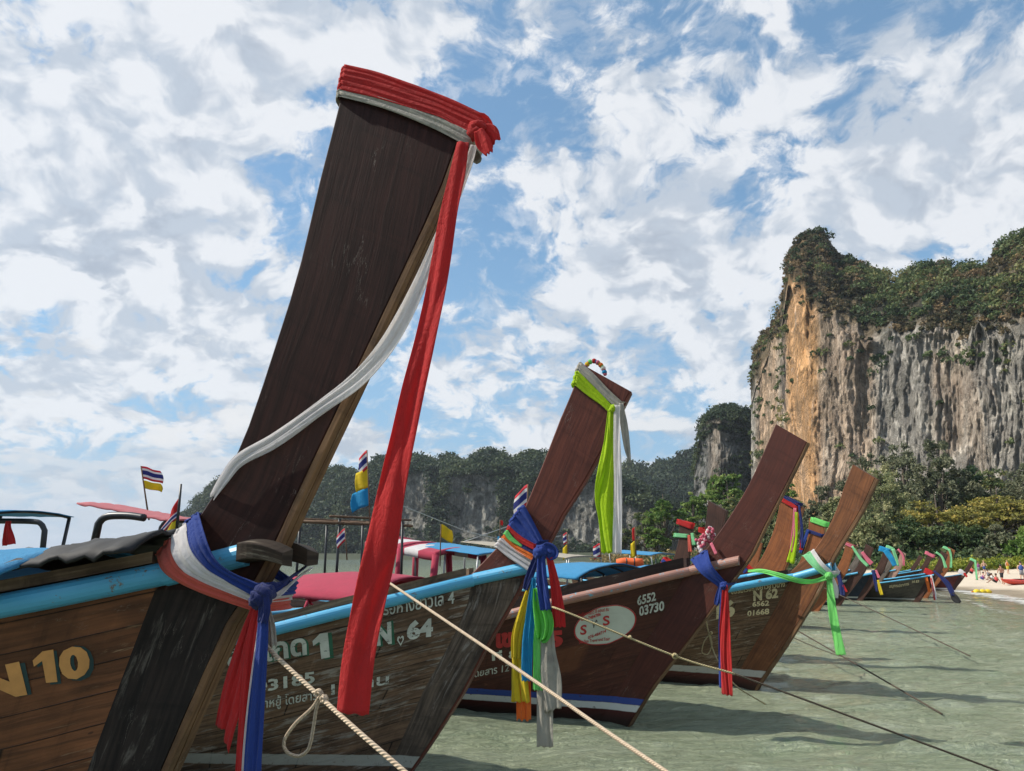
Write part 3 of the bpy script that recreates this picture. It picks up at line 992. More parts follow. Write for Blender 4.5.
# main cliff
cliff_prof = [(751, 372), (754, 350), (760, 338), (768, 330), (776, 318), (783, 296), (786, 268), (790, 250), (797, 240), (806, 233), (815, 229), (824, 230), (831, 243), (840, 253), (850, 259), (862, 262), (874, 268),
              (884, 276), (892, 285), (900, 279), (912, 273), (925, 267), (935, 264), (946, 266), (951, 281), (957, 270), (968, 268), (980, 273), (990, 268), (997, 250), (1010, 240), (1024, 234), (1060, 226), (1120, 240), (1200, 238), (1320, 270), (1450, 330), (1560, 420)]
cliff_dist = [(751, 318), (772, 288), (790, 264), (806, 250), (850, 234), (920, 210), (1024, 180), (1150, 160), (1320, 150), (1560, 145)]
cliff_ledge = [(751, 400), (765, 372), (780, 330), (788, 282), (796, 285), (806, 302), (815, 322), (830, 334), (850, 338), (880, 342), (905, 335), (930, 338), (960, 336), (990, 342), (1024, 338), (1100, 330), (1250, 345), (1450, 390), (1560, 450)]
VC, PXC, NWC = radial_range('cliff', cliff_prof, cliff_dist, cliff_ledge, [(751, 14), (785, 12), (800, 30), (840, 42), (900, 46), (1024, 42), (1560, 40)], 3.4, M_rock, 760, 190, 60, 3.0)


def cl_d(p, x, i):
    k = (i - NWC) / 60
    base = 0.55 + 0.45 * min(1, k * 1.6)
    nv = float(vnoise(p[0] * 0.06, p[1] * 0.06, p[2] * 0.06))
    return base * (max(0.05, 2.4 * nv - 0.55))


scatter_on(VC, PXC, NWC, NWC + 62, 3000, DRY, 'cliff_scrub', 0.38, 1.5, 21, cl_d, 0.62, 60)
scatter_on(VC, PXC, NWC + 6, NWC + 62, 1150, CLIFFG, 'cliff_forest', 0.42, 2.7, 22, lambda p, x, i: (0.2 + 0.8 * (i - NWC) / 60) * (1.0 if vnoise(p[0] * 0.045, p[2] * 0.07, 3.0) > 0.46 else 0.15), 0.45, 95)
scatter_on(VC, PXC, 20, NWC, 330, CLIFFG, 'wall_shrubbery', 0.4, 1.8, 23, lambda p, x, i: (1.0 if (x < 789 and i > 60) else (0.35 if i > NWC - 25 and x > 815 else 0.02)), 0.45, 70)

# the smaller tower left of it
knob_prof = [(694, 475), (699, 438), (702, 424), (707, 416), (714, 411), (724, 408), (735, 408), (744, 411), (752, 416), (760, 425), (775, 440), (800, 470)]
VK, PXK, NWK = radial_range('rock_tower_hill', knob_prof, [(690, 400), (720, 375), (760, 380), (800, 400)], [(690, 482), (697, 440), (705, 425), (725, 422), (745, 430), (760, 445), (800, 490)], 22, 3.2, M_rock2, 150, 70, 24, 8.0, flute=2.0)
scatter_on(VK, PXK, NWK - 4, NWK + 26, 420, HAZEG, 'tower_forest', 0.55, 2.7, 31, None, 0.50, 80)
scatter_on(VK, PXK, 8, NWK, 160, HAZEG, 'tower_shrubbery', 0.6, 2.8, 32, lambda p, x, i: 0.3 + 0.7 * (x > 730), 0.38, 30)

# the long forested ridge across the bay
ridge_prof = [(140, 553), (175, 525), (200, 500), (214, 486), (235, 474), (262, 470), (285, 492), (300, 489), (309, 482), (318, 480), (324, 474), (336, 471), (350, 473), (360, 478), (370, 468), (380, 462), (396, 461), (408, 461),
              (420, 461), (428, 464), (437, 467), (446, 462), (455, 462), (463, 468), (470, 469), (478, 460), (486, 456), (494, 454), (502, 458), (512, 462), (522, 459), (532, 458), (541, 457), (552, 462), (566, 470), (580, 466), (596, 471), (612, 480), (640, 492), (675, 512), (700, 545)]
ridge_dist = [(140, 760), (300, 610), (400, 540), (520, 500), (600, 470), (700, 440)]
ridge_ledge = [(140, 556), (200, 545), (290, 530), (330, 526), (370, 500), (398, 482), (404, 474), (428, 474), (436, 500), (448, 476), (480, 474), (500, 478), (510, 500), (545, 484), (560, 476), (600, 482), (640, 512), (700, 550)]
VR, PXR, NWR = radial_range('ridge_hill', ridge_prof, ridge_dist, ridge_ledge, [(140, 60), (400, 60), (600, 40), (700, 20)], 5.0, M_rock3, 420, 60, 40, 14.0, flute=1.1, tail=1.3)
scatter_on(VR, PXR, NWR, NWR + 42, 5200, HAZEG, 'ridge_forest', 1.0, 5.6, 41, None, 0.48, 55)
scatter_on(VR, PXR, 0, NWR, 2600, HAZEG, 'ridge_foot_forest', 1.0, 5.0, 42,
           lambda p, x, i: (0.95 if (x < 400 or 430 < x < 447 or 500 < x < 545) else (0.0 + (0.6 if i < 10 else (0.05 if vnoise(x * 0.1, i * 0.15, 2.0) > 0.62 else 0)))), 0.48, 50)

# a higher, darker hill behind, right of the ridge
back_prof = [(540, 500), (575, 478), (600, 470), (613, 467), (622, 466), (631, 465), (640, 468), (648, 470), (656, 466), (664, 464), (675, 462), (684, 455), (694, 453), (703, 456), (712, 462), (740, 470), (780, 480), (830, 510)]
VB, PXB, NWB = radial_range('back_hill', back_prof, [(540, 760), (830, 640)], [(540, 520), (600, 505), (640, 505), (700, 500), (830, 540)], 70, 4.0, M_rock3, 180, 34, 30, 19.0, tail=1.3)
scatter_on(VB, PXB, 0, NWB + 31, 3000, HAZEG, 'back_hill_forest', 1.4, 7.0, 43, lambda p, x, i: 1.0 if i > NWB * 0.6 else 0.5, 0.38, 45)

# low land far over the sea on the left
far_prof = [(-300, 552), (-120, 549), (-40, 552), (10, 549), (30, 547.5), (50, 549), (72, 553.5), (95, 556), (130, 557)]
radial_range('distant_hill', far_prof, [(-300, 3600), (130, 3200)], [(-300, 556), (130, 557.5)], 200, 6.0, M_rock3, 90, 4, 6, 27.0, tail=1.2)


# ---- trees that stand apart
def place(px, py_base, Y):
    p = at(px, py_base, Y)
    return p.x, Y


rt = random.Random(5)
TREES = [  # px, Y, top py, spread px, kind, material, name, label
    (842, 78, 500, 26, 'feather', OLIVE, 'casuarina_tree', 'small grey green feathery tree low against the foot of the orange cliff corner'),
    (868, 92, 462, 40, 'feather', BLUEG, 'casuarina_tree', 'tall dark feathery tree right beside the top of the fourth prow'),
    (895, 84, 470, 44, 'feather', OLIVE, 'casuarina_tree', 'broad pale olive feathery tree in front of the grey wall of rock'),
    (905, 118, 445, 42, 'feather', BLUEG, 'casuarina_tree', 'dark grey green tree reaching highest before the cliff wall'),
    (876, 66, 512, 30, 'feather', OLIVE, 'casuarina_tree', 'low olive feathery tree hanging over the farthest boats'),
    (942, 110, 446, 40, 'feather', BLUEG, 'casuarina_tree', 'dark feathery tree behind the flat crowned yellow green tree'),
    (975, 112, 462, 34, 'round', GREEN_D, 'shade_tree', 'dark round tree between the feathery trees and the picture edge'),
    (1005, 118, 458, 36, 'round', CLIFFG, 'shade_tree', 'mid green round tree highest at the end of the tree line'),
    (1050, 110, 455, 40, 'feather', BLUEG, 'casuarina_tree', 'dark feathery tree past the end of the beach trees'),
    (945, 80, 487, 52, 'umbrella', YELLOWG, 'rain_tree', 'wide flat crowned olive tree in the middle of the beach trees'),
    (1000, 84, 479, 50, 'umbrella', YELLOWG, 'rain_tree', 'wide yellow green tree with the brightest crown above the beach'),
    (1046, 82, 484, 44, 'umbrella', YELLOWG, 'rain_tree', 'yellow leaved tree cut by the picture edge'),
    (1000, 60, 528, 26, 'cone', BLUEG, 'young_pine_tree', 'dense blue green young pine beside the bright hedge'),
    (1030, 58, 530, 26, 'cone', GREEN_B, 'young_pine_tree', 'bright green bushy pine at the edge of the beach'),
    (922, 66, 520, 30, 'round', GREEN_D, 'shade_tree', 'dark shaded tree under the flat crowned olive tree'),
    (963, 68, 524, 32, 'round', GREEN_D, 'shade_tree', 'dark shaded tree behind the bright hedge'),
    (895, 74, 522, 26, 'feather', GREEN_D, 'casuarina_tree', 'dark drooping tree above the far row of prows'),
    # hillside left of the cliff
    (668, 150, 487, 24, 'round', GREEN_B, 'hillside_tree', 'bright green round tree on the slope, largest of its group'),
    (645, 165, 506, 20, 'round', CLIFFG, 'hillside_tree', 'olive tree left of the bright green tree on the slope'),
    (690, 158, 484, 22, 'round', GREEN_B, 'hillside_tree', 'bright green tree just right of the largest tree on the slope'),
    (716, 170, 462, 26, 'round', GREEN_B, 'hillside_tree', 'green tree standing at the foot of the small rock tower'),
    (738, 165, 466, 24, 'round', GREEN_B, 'hillside_tree', 'green tree between the rock tower and the big cliff'),
    (735, 130, 495, 26, 'round', CLIFFG, 'hillside_tree', 'olive tree behind the third prow'),
    (765, 140, 490, 24, 'round', GREEN_B, 'hillside_tree', 'dark bright leaved tree in the gap between third and fourth prow'),
    (785, 120, 476, 20, 'round', GREEN_B, 'hillside_tree', 'slim green tree against the left end of the cliff wall'),
    (800, 112, 500, 26, 'feather', BLUEG, 'hillside_tree', 'grey green tree left of the fourth prow'),
    (824, 105, 484, 24, 'feather', BLUEG, 'hillside_tree', 'grey green tree hidden partly by the fourth prow'),
    (705, 118, 516, 20, 'round', CLIFFG, 'hillside_tree', 'low olive tree above the pink flower garland'),
    (655, 130, 520, 17, 'round', GREEN_B, 'hillside_tree', 'low green tree above the small prow with the green sash'),
    (625, 175, 524, 18, 'round', CLIFFG, 'hillside_tree', 'small olive tree right of the hanging lime cloth'),
    (770, 90, 520, 22, 'feather', OLIVE, 'hillside_tree', 'small olive tree behind the orange brown prow'),
    (815, 82, 522, 22, 'feather', CLIFFG, 'hillside_tree', 'small green tree behind the prow with the blue and green wrap'),
]
for i, (px, Y, tp, sp, kind, mat, nm, lb) in enumerate(TREES):
    p = at(px, 560, Y)
    bz = float(land_z(np.array([p.x]), np.array([Y]))[0][0])
    bz = max(bz, -0.2)
    topz = at(px, tp, Y).z
    h = (topz - bz) / (0.95 if kind != 'feather' else 0.90)
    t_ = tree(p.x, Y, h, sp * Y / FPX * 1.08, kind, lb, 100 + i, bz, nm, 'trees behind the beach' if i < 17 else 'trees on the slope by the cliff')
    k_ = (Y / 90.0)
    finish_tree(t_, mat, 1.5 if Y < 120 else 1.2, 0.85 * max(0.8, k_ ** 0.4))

# bright hedge along the back of the beach, dry grass and undergrowth on the slope
def ground_cover(name, pts, rad, mat, per, leaf, tint, seed, sq=0.7):
    g = np.random.default_rng(seed)
    C = []; Rr = []; T = []
    for (x, y, r_) in pts:
        z = float(land_z(np.array([x]), np.array([y]))[0][0])
        C.append((x, y, max(z, 0) + r_ * 0.3)); Rr.append(r_); T.append(np.clip(tint + g.normal() * 0.15, 0, 1))
    V, F, t = leaf_arrays(np.array(C), np.array(Rr), per, leaf, sq, np.array(T), 0.5, 0.3, seed)
    o = big_mesh(name, V, F, mat, attrs={'tint': t})
    tag(o, kind='stuff')


gg = random.Random(3)
pts = []
for i in range(420):
    px = gg.uniform(880, 1100); Y = gg.uniform(53, 58)
    p = at(px, 560, Y); pts.append((p.x, Y, gg.uniform(0.45, 0.85)))
ground_cover('beach_creeper', pts, 0, leaf_mat('bright_creeper', [(0.072, 0.120, 0.018), (0.156, 0.204, 0.024), (0.264, 0.276, 0.036), (0.360, 0.312, 0.060)]), 60, 0.09, 0.5, 51, 0.8)  # bright yellow green leaf colours
pts = []
for i in range(700):
    px = gg.uniform(560, 1100); Y = gg.uniform(62, 95)
    p = at(px, 560, Y)
    if land_z(np.array([p.x]), np.array([Y]))[1][0] > 2: pts.append((p.x, Y, gg.uniform(0.8, 2.2)))
ground_cover('undergrowth', pts, 0, GREEN_D, 60, 0.16, 0.5, 52)
pts = []
for i in range(900):
    px = gg.uniform(540, 800); Y = gg.uniform(110, 240)
    p = at(px, 560, Y)
    if land_z(np.array([p.x]), np.array([Y]))[1][0] > 2: pts.append((p.x, Y, gg.uniform(1.0, 2.6)))
ground_cover('dry_grass_slope', pts, 0, leaf_mat('dry_grass', [(0.08, 0.09, 0.03), (0.18, 0.14, 0.06), (0.30, 0.22, 0.09), (0.38, 0.27, 0.12)]), 50, 0.28, 0.55, 53)


# ---- the sea air between here and the far hills
def build_haze():
    m = bpy.data.materials.new('sea_air'); m.use_nodes = True
    n = NT(m.node_tree); n.n.clear()
    o = n.new('ShaderNodeOutputMaterial'); v = n.new('ShaderNodeVolumePrincipled')
    v.inputs['Color'].default_value = (0.80, 0.88, 1.0, 1)
    v.inputs['Density'].default_value = 0.00011
    v.inputs['Anisotropy'].default_value = 0.2
    n.l.new(v.outputs[0], o.inputs['Volume'])
    mb = MB(); mb.box((-9500, -200, -5.5), (9500, 12500, 320))
    h = mb.build('haze', m)
    tag(h, kind='stuff')
    m.cycles.homogeneous_volume = True
    S.cycles.volume_bounces = 0


build_haze()

# ================================================================== BOATS
def on_plane(px, py, P, nrm):
    d = ray(px, py)
    return CAMP + d * ((P - CAMP).dot(nrm) / d.dot(nrm))


def L_interp(curve, z):
    """x of a curve [(x, z)] (z decreasing) at height z"""
    for (xa, za), (xb, zb) in zip(curve, curve[1:]):
        if (za >= z >= zb):
            k = (za - z) / max(za - zb, 1e-9)
            return xa + (xb - xa) * k
    if z > curve[0][1]:
        (xa, za), (xb, zb) = curve[0], curve[1]
    else:
        (xa, za), (xb, zb) = curve[-2], curve[-1]
    return xa + (xb - xa) * (za - z) / max(za - zb, 1e-9)


class Boat:
    """frame: origin on the water under the bow, +x towards the bow, +y to port, z up; the starboard side is the one towards the camera"""
    def __init__(s, name, P, theta, t, scale=1.0):
        s.th = theta
        s.h = Vector((math.cos(theta), -math.sin(theta), 0))
        s.n = Vector((math.sin(theta), math.cos(theta), 0))       # local +y (port, away from the camera)
        s.t = t; s.sc = scale
        s.O = Vector((P.x, P.y, 0)) + s.n * (t / 2)
        s.root = empty(name, s.O, -theta)
        s.nearP = Vector((P.x, P.y, 0))

    def loc(s, w):
        d = w - s.O
        return Vector((d.dot(s.h), d.dot(s.n), d.z))

    def world(s, l):
        return s.O + s.h * l[0] + s.n * l[1] + Vector((0, 0, l[2]))

    def near(s, px, py, off=0.0):
        """local point on the plane of the prow's near face, off metres outside it"""
        return s.loc(on_plane(px, py, s.nearP - s.n * off, s.n))

    # ---- hull
    def breadth(s, d):
        sc = s.sc
        w = s.Wm * (1 - math.exp(-max(d, 0) / (s.entry * sc)))
        if d > s.L * 0.6: w *= 1 - 0.45 * ((d - s.L * 0.6) / (s.L * 0.4)) ** 2
        return w

    def sheer(s, d):
        k = s.sheer_s
        if d <= k[0][0]: return k[0][1] + (k[0][0] - d) * s.sheer_m0
        for (a, za), (b, zb) in zip(k, k[1:]):
            if a <= d <= b:
                return za + (zb - za) * (d - a) / (b - a)
        a, za = k[-1]
        e, ze = s.L * 0.62, s.zmid
        if d >= e:
            return ze + 0.22 * s.sc * ((d - e) / (s.L - e)) ** 2
        t = (d - a) / (e - a); m = s.sheer_m * (e - a)
        h00 = 2 * t ** 3 - 3 * t * t + 1; h10 = t ** 3 - 2 * t * t + t; h01 = -2 * t ** 3 + 3 * t * t
        return h00 * za + h10 * m + h01 * ze

    def set_hull(s, L, Wm, entry, zmid, sheer=None, sheer_px=None):
        s.L, s.Wm, s.entry, s.zmid = L, Wm, entry, zmid
        s.x_top = None
        if sheer_px:
            out = []
            for (px, py) in sheer_px:
                lo, hi = -0.6 * s.sc, 7.0
                # distance aft at which the gunwale's plan curve crosses this pixel column
                def f(d):
                    x0 = s.xg - d
                    p = s.world((x0, -(s.t / 2 + s.breadth(d)), 1.3))
                    dd = ray(px, py); q = p - CAMP
                    return q.x * dd.y - q.y * dd.x
                for _ in range(60):
                    m = (lo + hi) / 2
                    if (f(lo) > 0) != (f(m) > 0): hi = m
                    else: lo = m
                d = (lo + hi) / 2
                p = s.world((s.xg - d, -(s.t / 2 + s.breadth(d)), 0))
                out.append((d, CAM_H + kz2(px, py, p)))
            s.sheer_s = sorted(out)
        else:
            s.sheer_s = sheer
        k = s.sheer_s
        s.sheer_m = (k[-1][1] - k[0][1]) / (k[-1][0] - k[0][0])
        s.sheer_m0 = -(k[1][1] - k[0][1]) / (k[1][0] - k[0][0])

    def hull_pt(s, d, v, side=-1):
        """d = distance aft of the gunwale's bow end, v = 0 keel .. 1 gunwale"""
        zs = s.sheer(d); zk = -0.28 * s.sc + 0.0 * d
        z = zk + (zs - zk) * v
        u = min(max(d, 0) / (s.L * 0.5), 1.0)
        # stations lean with the stem at the bow and stand upright amidships
        zst = zk + (s.sheer(0) - zk) * v
        lean = (L_interp(s.stem, zst) - L_interp(s.stem, s.sheer(0))) * (1 - u) ** 1.3
        prof = (1 - (1 - v) ** 2.2) ** 0.75 if v < 1 else 1.0
        flare = 0.30 + 0.70 * (prof * 0.75 + v * 0.25)
        bow = (v ** (0.75 * (1 - u) + 0.12))
        y = s.t / 2 + 0.002 + s.breadth(d) * (bow * (1 - u) + bow * flare * u if v > 0 else 0)
        return Vector((s.xg - d + lean, side * y, z))


def kz2(px, py, p):
    d = ray(px, py)
    return d.z / math.hypot(d.x, d.y) * math.hypot(p.x, p.y)


def sweep_rail(b, side, d0, d1, prof, n=60, dz=0.0, name='rub_rail', mat=None, parent=None, bevel=0.0, dy=0.0):
    """sweep a closed (outward, up) profile along the gunwale"""
    mb = MB(); rows = []; uvs = []
    pr = prof + [prof[0]]
    for i in range(n):
        d = d0 + (d1 - d0) * i / (n - 1)
        p = b.hull_pt(d, 1.0, side)
        q = b.hull_pt(d + 0.02, 1.0, side)
        tn = (q - p).normalized(); outv = Vector((0, side, 0)); outv = (outv - tn * outv.dot(tn)).normalized()
        rows.append([p + outv * (o_ + dy) + Vector((0, 0, u_ + dz)) for (o_, u_) in pr])
        uvs.append([(d, 0.05 * k) for k in range(len(pr))])
    mb.grid(rows, uvs)
    m = len(pr)
    for ri in (0, n - 1):
        mb.add([rows[ri][k] for k in range(m - 1)], [tuple(range(m - 1)) if ri else tuple(range(m - 2, -1, -1))])
    return mb.build(name, mat, parent, smooth=False, bevel=bevel)


def build_board(b, aft, front, mat, edge_mat, top_mat=None, name='prow', edges=True, thick_top=1.0, n=26, edge_w=0.02, parent=None):
    """the tall prow plank: aft and front edges as (x, z) curves from the top down"""
    A = catmull(aft, n); F = catmull(front, n)
    t = b.t; mb = MB()
    rows = []; uvs = []
    ua = np.r_[0, np.cumsum(np.linalg.norm(np.diff(A, axis=0), axis=1))]
    for i in range(n):
        hh = t / 2
        w = math.hypot(F[i][0] - A[i][0], F[i][1] - A[i][1])
        a = Vector((A[i][0], 0, A[i][1])); f = Vector((F[i][0], 0, F[i][1]))
        c = 0.006
        e = (f - a).normalized() * c
        pts = [a + e + Vector((0, -hh, 0)), f - e + Vector((0, -hh, 0)), f + Vector((0, -hh + c, 0)), f + Vector((0, hh - c, 0)),
               f - e + Vector((0, hh, 0)), a + e + Vector((0, hh, 0)), a + Vector((0, hh - c, 0)), a + Vector((0, -hh + c, 0))]
        pts.append(pts[0])
        rows.append(pts)
        uvs.append([(ua[i], 0), (ua[i], w), (ua[i], w + .01), (ua[i], w + t), (ua[i], w + t + .01), (ua[i], 2 * w + t), (ua[i], 2 * w + t + .01), (ua[i], 2 * w + 2 * t), (ua[i], 2 * w + 2 * t + .01)])
    mb.grid(rows, uvs)
    mb.add(rows[0][:8], [tuple(range(7, -1, -1))], [(p.x, p.y) for p in rows[0][:8]])
    mb.add(rows[-1][:8], [tuple(range(8))])
    o = mb.build(name, mat, parent or b.root, smooth=False)
    if edges:
        eb = MB()
        for (y0, y1, pr) in ((-t / 2 - 0.002, -0.010, edge_w), (0.004, t / 2 + 0.002, edge_w * 0.75)):
            rr = []; uu = []
            for i in range(n):
                f = Vector((F[i][0], 0, F[i][1])); a = Vector((A[i][0], 0, A[i][1]))
                e = (f - a).normalized()
                q0 = f + e * 0.001; q1 = f + e * pr
                rr.append([q0 + Vector((0, y0, 0)), q1 + Vector((0, y0, 0)), q1 + Vector((0, y1, 0)), q0 + Vector((0, y1, 0)), q0 + Vector((0, y0, 0))])
                uu.append([(ua[i], y0), (ua[i], y0 + pr), (ua[i], y1 + pr), (ua[i], y1 + 2 * pr), (ua[i], y1 + 3 * pr)])
            eb.grid(rr, uu)
            eb.add(rr[0][:4], [(3, 2, 1, 0)]); eb.add(rr[-1][:4], [(0, 1, 2, 3)])
        eb.build('stem_strip', edge_mat, o, smooth=False)
    return o


def build_hull(b, mat, inner, nd=70, nv=18, parent=None):
    """planked shell with an inner skin; returns the hull object"""
    rows_all = []
    L = b.L
    ds = [L * (i / (nd - 1)) ** 1.6 for i in range(nd)]
    mb = MB()
    for side in (-1, 1):
        rows = []; uvs = []
        for d in ds:
            row = []; uv = []
            g = 0; prev = None
            for j in range(nv):
                v = 1 - j / (nv - 1)
                p = b.hull_pt(d, v, side)
                if prev is not None: g += (p - prev).length
                prev = p
                row.append(p); uv.append((d + (0.7 if side > 0 else 0), g))
            rows.append(row); uvs.append(uv)
        mb.grid(rows, uvs, flip=(side > 0))
        rows_all.append(rows)
    # transom
    a, c = rows_all[0][-1], rows_all[1][-1]
    mb.grid([a, c], [[(0, k * 0.1) for k in range(nv)], [(1, k * 0.1) for k in range(nv)]])
    o = mb.build('hull', mat, parent or b.root, smooth=True)
    # inner skin + deck
    ib = MB()
    for side in (-1, 1):
        rows = []; uvs = []
        for d in ds:
            row = []; uv = []
            for j in range(6):
                v = 1 - 0.5 * j / 5
                p = b.hull_pt(d, v, side)
                p.y -= side * min(0.03, abs(p.y) * 0.4)
                if j == 0: p.z -= 0.004
                row.append(p); uv.append((d, j * 0.1))
            rows.append(row); uvs.append(uv)
        ib.grid(rows, uvs, flip=(side < 0))
    dk = []; du = []
    for d in ds:
        row = []
        p = b.hull_pt(d, 0.78, -1); q = b.hull_pt(d, 0.78, 1)
        dk.append([p.lerp(q, k / 4) for k in range(5)]); du.append([(d, k * 0.3) for k in range(5)])
    ib.grid(dk, du)
    ib.build('deck', inner, parent or b.root, smooth=False)
    return o


def decal(b, target, name, mat, corners, fn_mesh, off=0.003, label=None):
    """paint that lies on the hull: 2-D shapes laid out by their corner pixels and laid onto the planks"""
    pass


def bvh_of(o, mw):
    me = o.data
    vs = [mw @ v.co for v in me.vertices]
    return BVHTree.FromPolygons(vs, [tuple(p.vertices) for p in me.polygons])


def text_mesh(body, bold=0.0, shear=0.0, space=1.0):
    c = bpy.data.curves.new('lettering', 'FONT')
    c.body = body; c.offset = bold; c.shear = shear; c.space_character = space; c.resolution_u = 3
    c.align_x = 'LEFT'
    o = bpy.data.objects.new('lettering', c)
    COL.objects.link(o)
    bpy.context.view_layer.update()
    dg = bpy.context.evaluated_depsgraph_get()
    m = bpy.data.meshes.new_from_object(o.evaluated_get(dg))
    V = [tuple(v.co)[:2] for v in m.vertices]; F = [tuple(p.vertices) for p in m.polygons]
    bpy.data.objects.remove(o); bpy.data.curves.remove(c)
    xs = [v[0] for v in V]; ys = [v[1] for v in V]
    x0, x1, y0, y1 = min(xs), max(xs), min(ys), max(ys)
    return [((x - x0) / (x1 - x0), (y - y0) / (y1 - y0)) for x, y in V], F


def project_shapes(b, bv, shapes, name, mat, parent, off=0.004):
    """shapes = list of (V2 in 0..1, F, (bl, br, tr, tl) corner pixels); each vertex is laid on the surface it is painted on"""
    vs = []; fs = []
    inv = (Matrix.Translation(b.O) @ Matrix.Rotation(-b.th, 4, 'Z')).inverted()
    for V, F, (bl, br, tr, tl) in shapes:
        base = len(vs); ok = []
        for (x, y) in V:
            px = (bl[0] * (1 - x) + br[0] * x) * (1 - y) + (tl[0] * (1 - x) + tr[0] * x) * y
            py = (bl[1] * (1 - x) + br[1] * x) * (1 - y) + (tl[1] * (1 - x) + tr[1] * x) * y
            px += 0.9 * (float(vnoise(px * 0.11 + 3, py * 0.13)) - 0.5); py += 0.9 * (float(vnoise(px * 0.12, py * 0.12 + 9)) - 0.5)
            d = ray(px, py).normalized()
            hit, nr, _, _ = bv.ray_cast(CAMP, d)
            if hit is None:
                ok.append(False); vs.append(Vector((0, 0, 0))); continue
            if nr.dot(d) > 0: nr = -nr
            ok.append(True); vs.append(inv @ (hit + nr * off))
        for f in F:
            if all(ok[i] for i in f): fs.append([i + base for i in f])
    if not fs: return None
    return mesh_obj(name, vs, fs, mat, parent, smooth=False)


def paint_shapes(b, bv, shapes, name, mat, parent, off=0.004):
    """every word or number is a piece of paint of its own"""
    return [project_shapes(b, bv, [s_], name, mat, parent, off) for s_ in shapes]


def ellipse_mesh(n=48, rings=6, r0=0.0):
    V = []; F = []
    for k in range(rings + 1):
        r = r0 + (1 - r0) * k / rings
        for i in range(n):
            a = 2 * math.pi * i / n
            V.append((0.5 + 0.5 * r * math.cos(a), 0.5 + 0.5 * r * math.sin(a)))
    for k in range(rings):
        for i in range(n):
            j = (i + 1) % n
            F.append((k * n + i, k * n + j, (k + 1) * n + j, (k + 1) * n + i))
    return V, F


def box_px(x, y, w, h, slope=0.0, taper=0.0):
    """text box: left baseline at (x, y), w wide, h tall, baseline falling by slope px per px"""
    return ((x, y), (x + w, y + slope * w), (x + w, y + slope * w - h * (1 - taper)), (x, y - h))


# ---- materials of the boats
M_n10_prow = wood('dark_stained_prow', (0.040, 0.013, 0.009), (0.017, 0.007, 0.0055), worn=(0.11, 0.08, 0.065), wornamt=0.12, rough=0.55, stain=0.4, bump=0.2, spec=0.15)
M_strip = wood('bare_edge_strip', (0.23, 0.125, 0.06), (0.10, 0.055, 0.03), rough=0.7, stain=0.75, worn=(0.28, 0.22, 0.16), wornamt=0.2)
M_n10_hull = wood('oiled_brown_planks', (0.25, 0.095, 0.040), (0.095, 0.040, 0.019), plank=0.105, rough=0.5, stain=0.55, worn=(0.30, 0.19, 0.11), wornamt=0.22, seam=0.9)
M_n10_low = wood('blackened_stem', (0.030, 0.020, 0.016), (0.012, 0.009, 0.008), worn=(0.11, 0.095, 0.08), wornamt=0.35, rough=0.7)
M_64_prow = wood('red_brown_prow', (0.165, 0.048, 0.030), (0.085, 0.026, 0.019), worn=(0.20, 0.13, 0.10), wornamt=0.12, rough=0.5, stain=0.4)
M_64_hull = wood('weathered_grey_planks', (0.25, 0.150, 0.090), (0.080, 0.052, 0.036), plank=0.15, rough=0.75, stain=0.7, worn=(0.30, 0.27, 0.23), wornamt=0.55, seam=0.95,
                 bands=[(0.12, 0.19, (0.42, 0.43, 0.38), 0.75)])
M_64_stem = wood('grey_bare_stem', (0.17, 0.125, 0.09), (0.055, 0.042, 0.034), rough=0.8, worn=(0.25, 0.22, 0.19), wornamt=0.35, stain=0.8,
                 bands=[(0.12, 0.19, (0.42, 0.43, 0.38), 0.7)])
M_sos_hull = wood('dark_red_painted_planks', (0.105, 0.034, 0.024), (0.058, 0.020, 0.016), plank=0.16, rough=0.5, stain=0.5, seam=0.35, worn=(0.20, 0.085, 0.05), wornamt=0.22,
                  patches=[(0.55, 1.25, 0.62, 0.98, (0.15, 0.055, 0.028), 0.7)],
                  bands=[(0.0, 0.10, (0.07, 0.015, 0.012), 0.9), (0.105, 0.165, (0.62, 0.64, 0.60), 0.95), (0.168, 0.225, (0.035, 0.075, 0.30), 0.95)])
M_sos_prow = wood('smooth_dark_red_prow', (0.10, 0.030, 0.020), (0.062, 0.019, 0.014), rough=0.5, stain=0.3, coat=0.1,
                  bands=[(0.0, 0.10, (0.07, 0.015, 0.012), 0.9), (0.105, 0.165, (0.62, 0.64, 0.60), 0.95), (0.168, 0.225, (0.035, 0.075, 0.30), 0.95)])
M_62_hull = wood('cracked_brown_planks', (0.23, 0.135, 0.075), (0.085, 0.050, 0.031), plank=0.14, rough=0.7, stain=0.7, worn=(0.34, 0.27, 0.19), wornamt=0.45, seam=0.95,
                 bands=[(-0.02, 0.12, (0.09, 0.022, 0.018), 0.85), (0.125, 0.20, (0.50, 0.50, 0.45), 0.8)])
M_62_prow = wood('warm_brown_prow', (0.23, 0.090, 0.036), (0.11, 0.045, 0.022), rough=0.5, stain=0.45, worn=(0.25, 0.15, 0.08), wornamt=0.08,
                 bands=[(-0.02, 0.12, (0.09, 0.022, 0.018), 0.85), (0.125, 0.20, (0.50, 0.50, 0.45), 0.8)])
M_blue = paint('light_blue_paint', (0.075, 0.36, 0.60), under=(0.16, 0.13, 0.10), chips=0.75, rough=0.45, fade=(0.09, 0.40, 0.62))
M_pinkrail = paint('faded_pink_paint', (0.36, 0.185, 0.145), under=(0.12, 0.33, 0.42), chips=0.9, rough=0.6)
M_cap = wood('bare_cap_wood', (0.30, 0.21, 0.13), (0.11, 0.075, 0.05), rough=0.8, worn=(0.32, 0.26, 0.19), wornamt=0.3, stain=0.9)
M_capdark = wood('dark_cap_wood', (0.05, 0.028, 0.022), (0.018, 0.012, 0.010), rough=0.6)
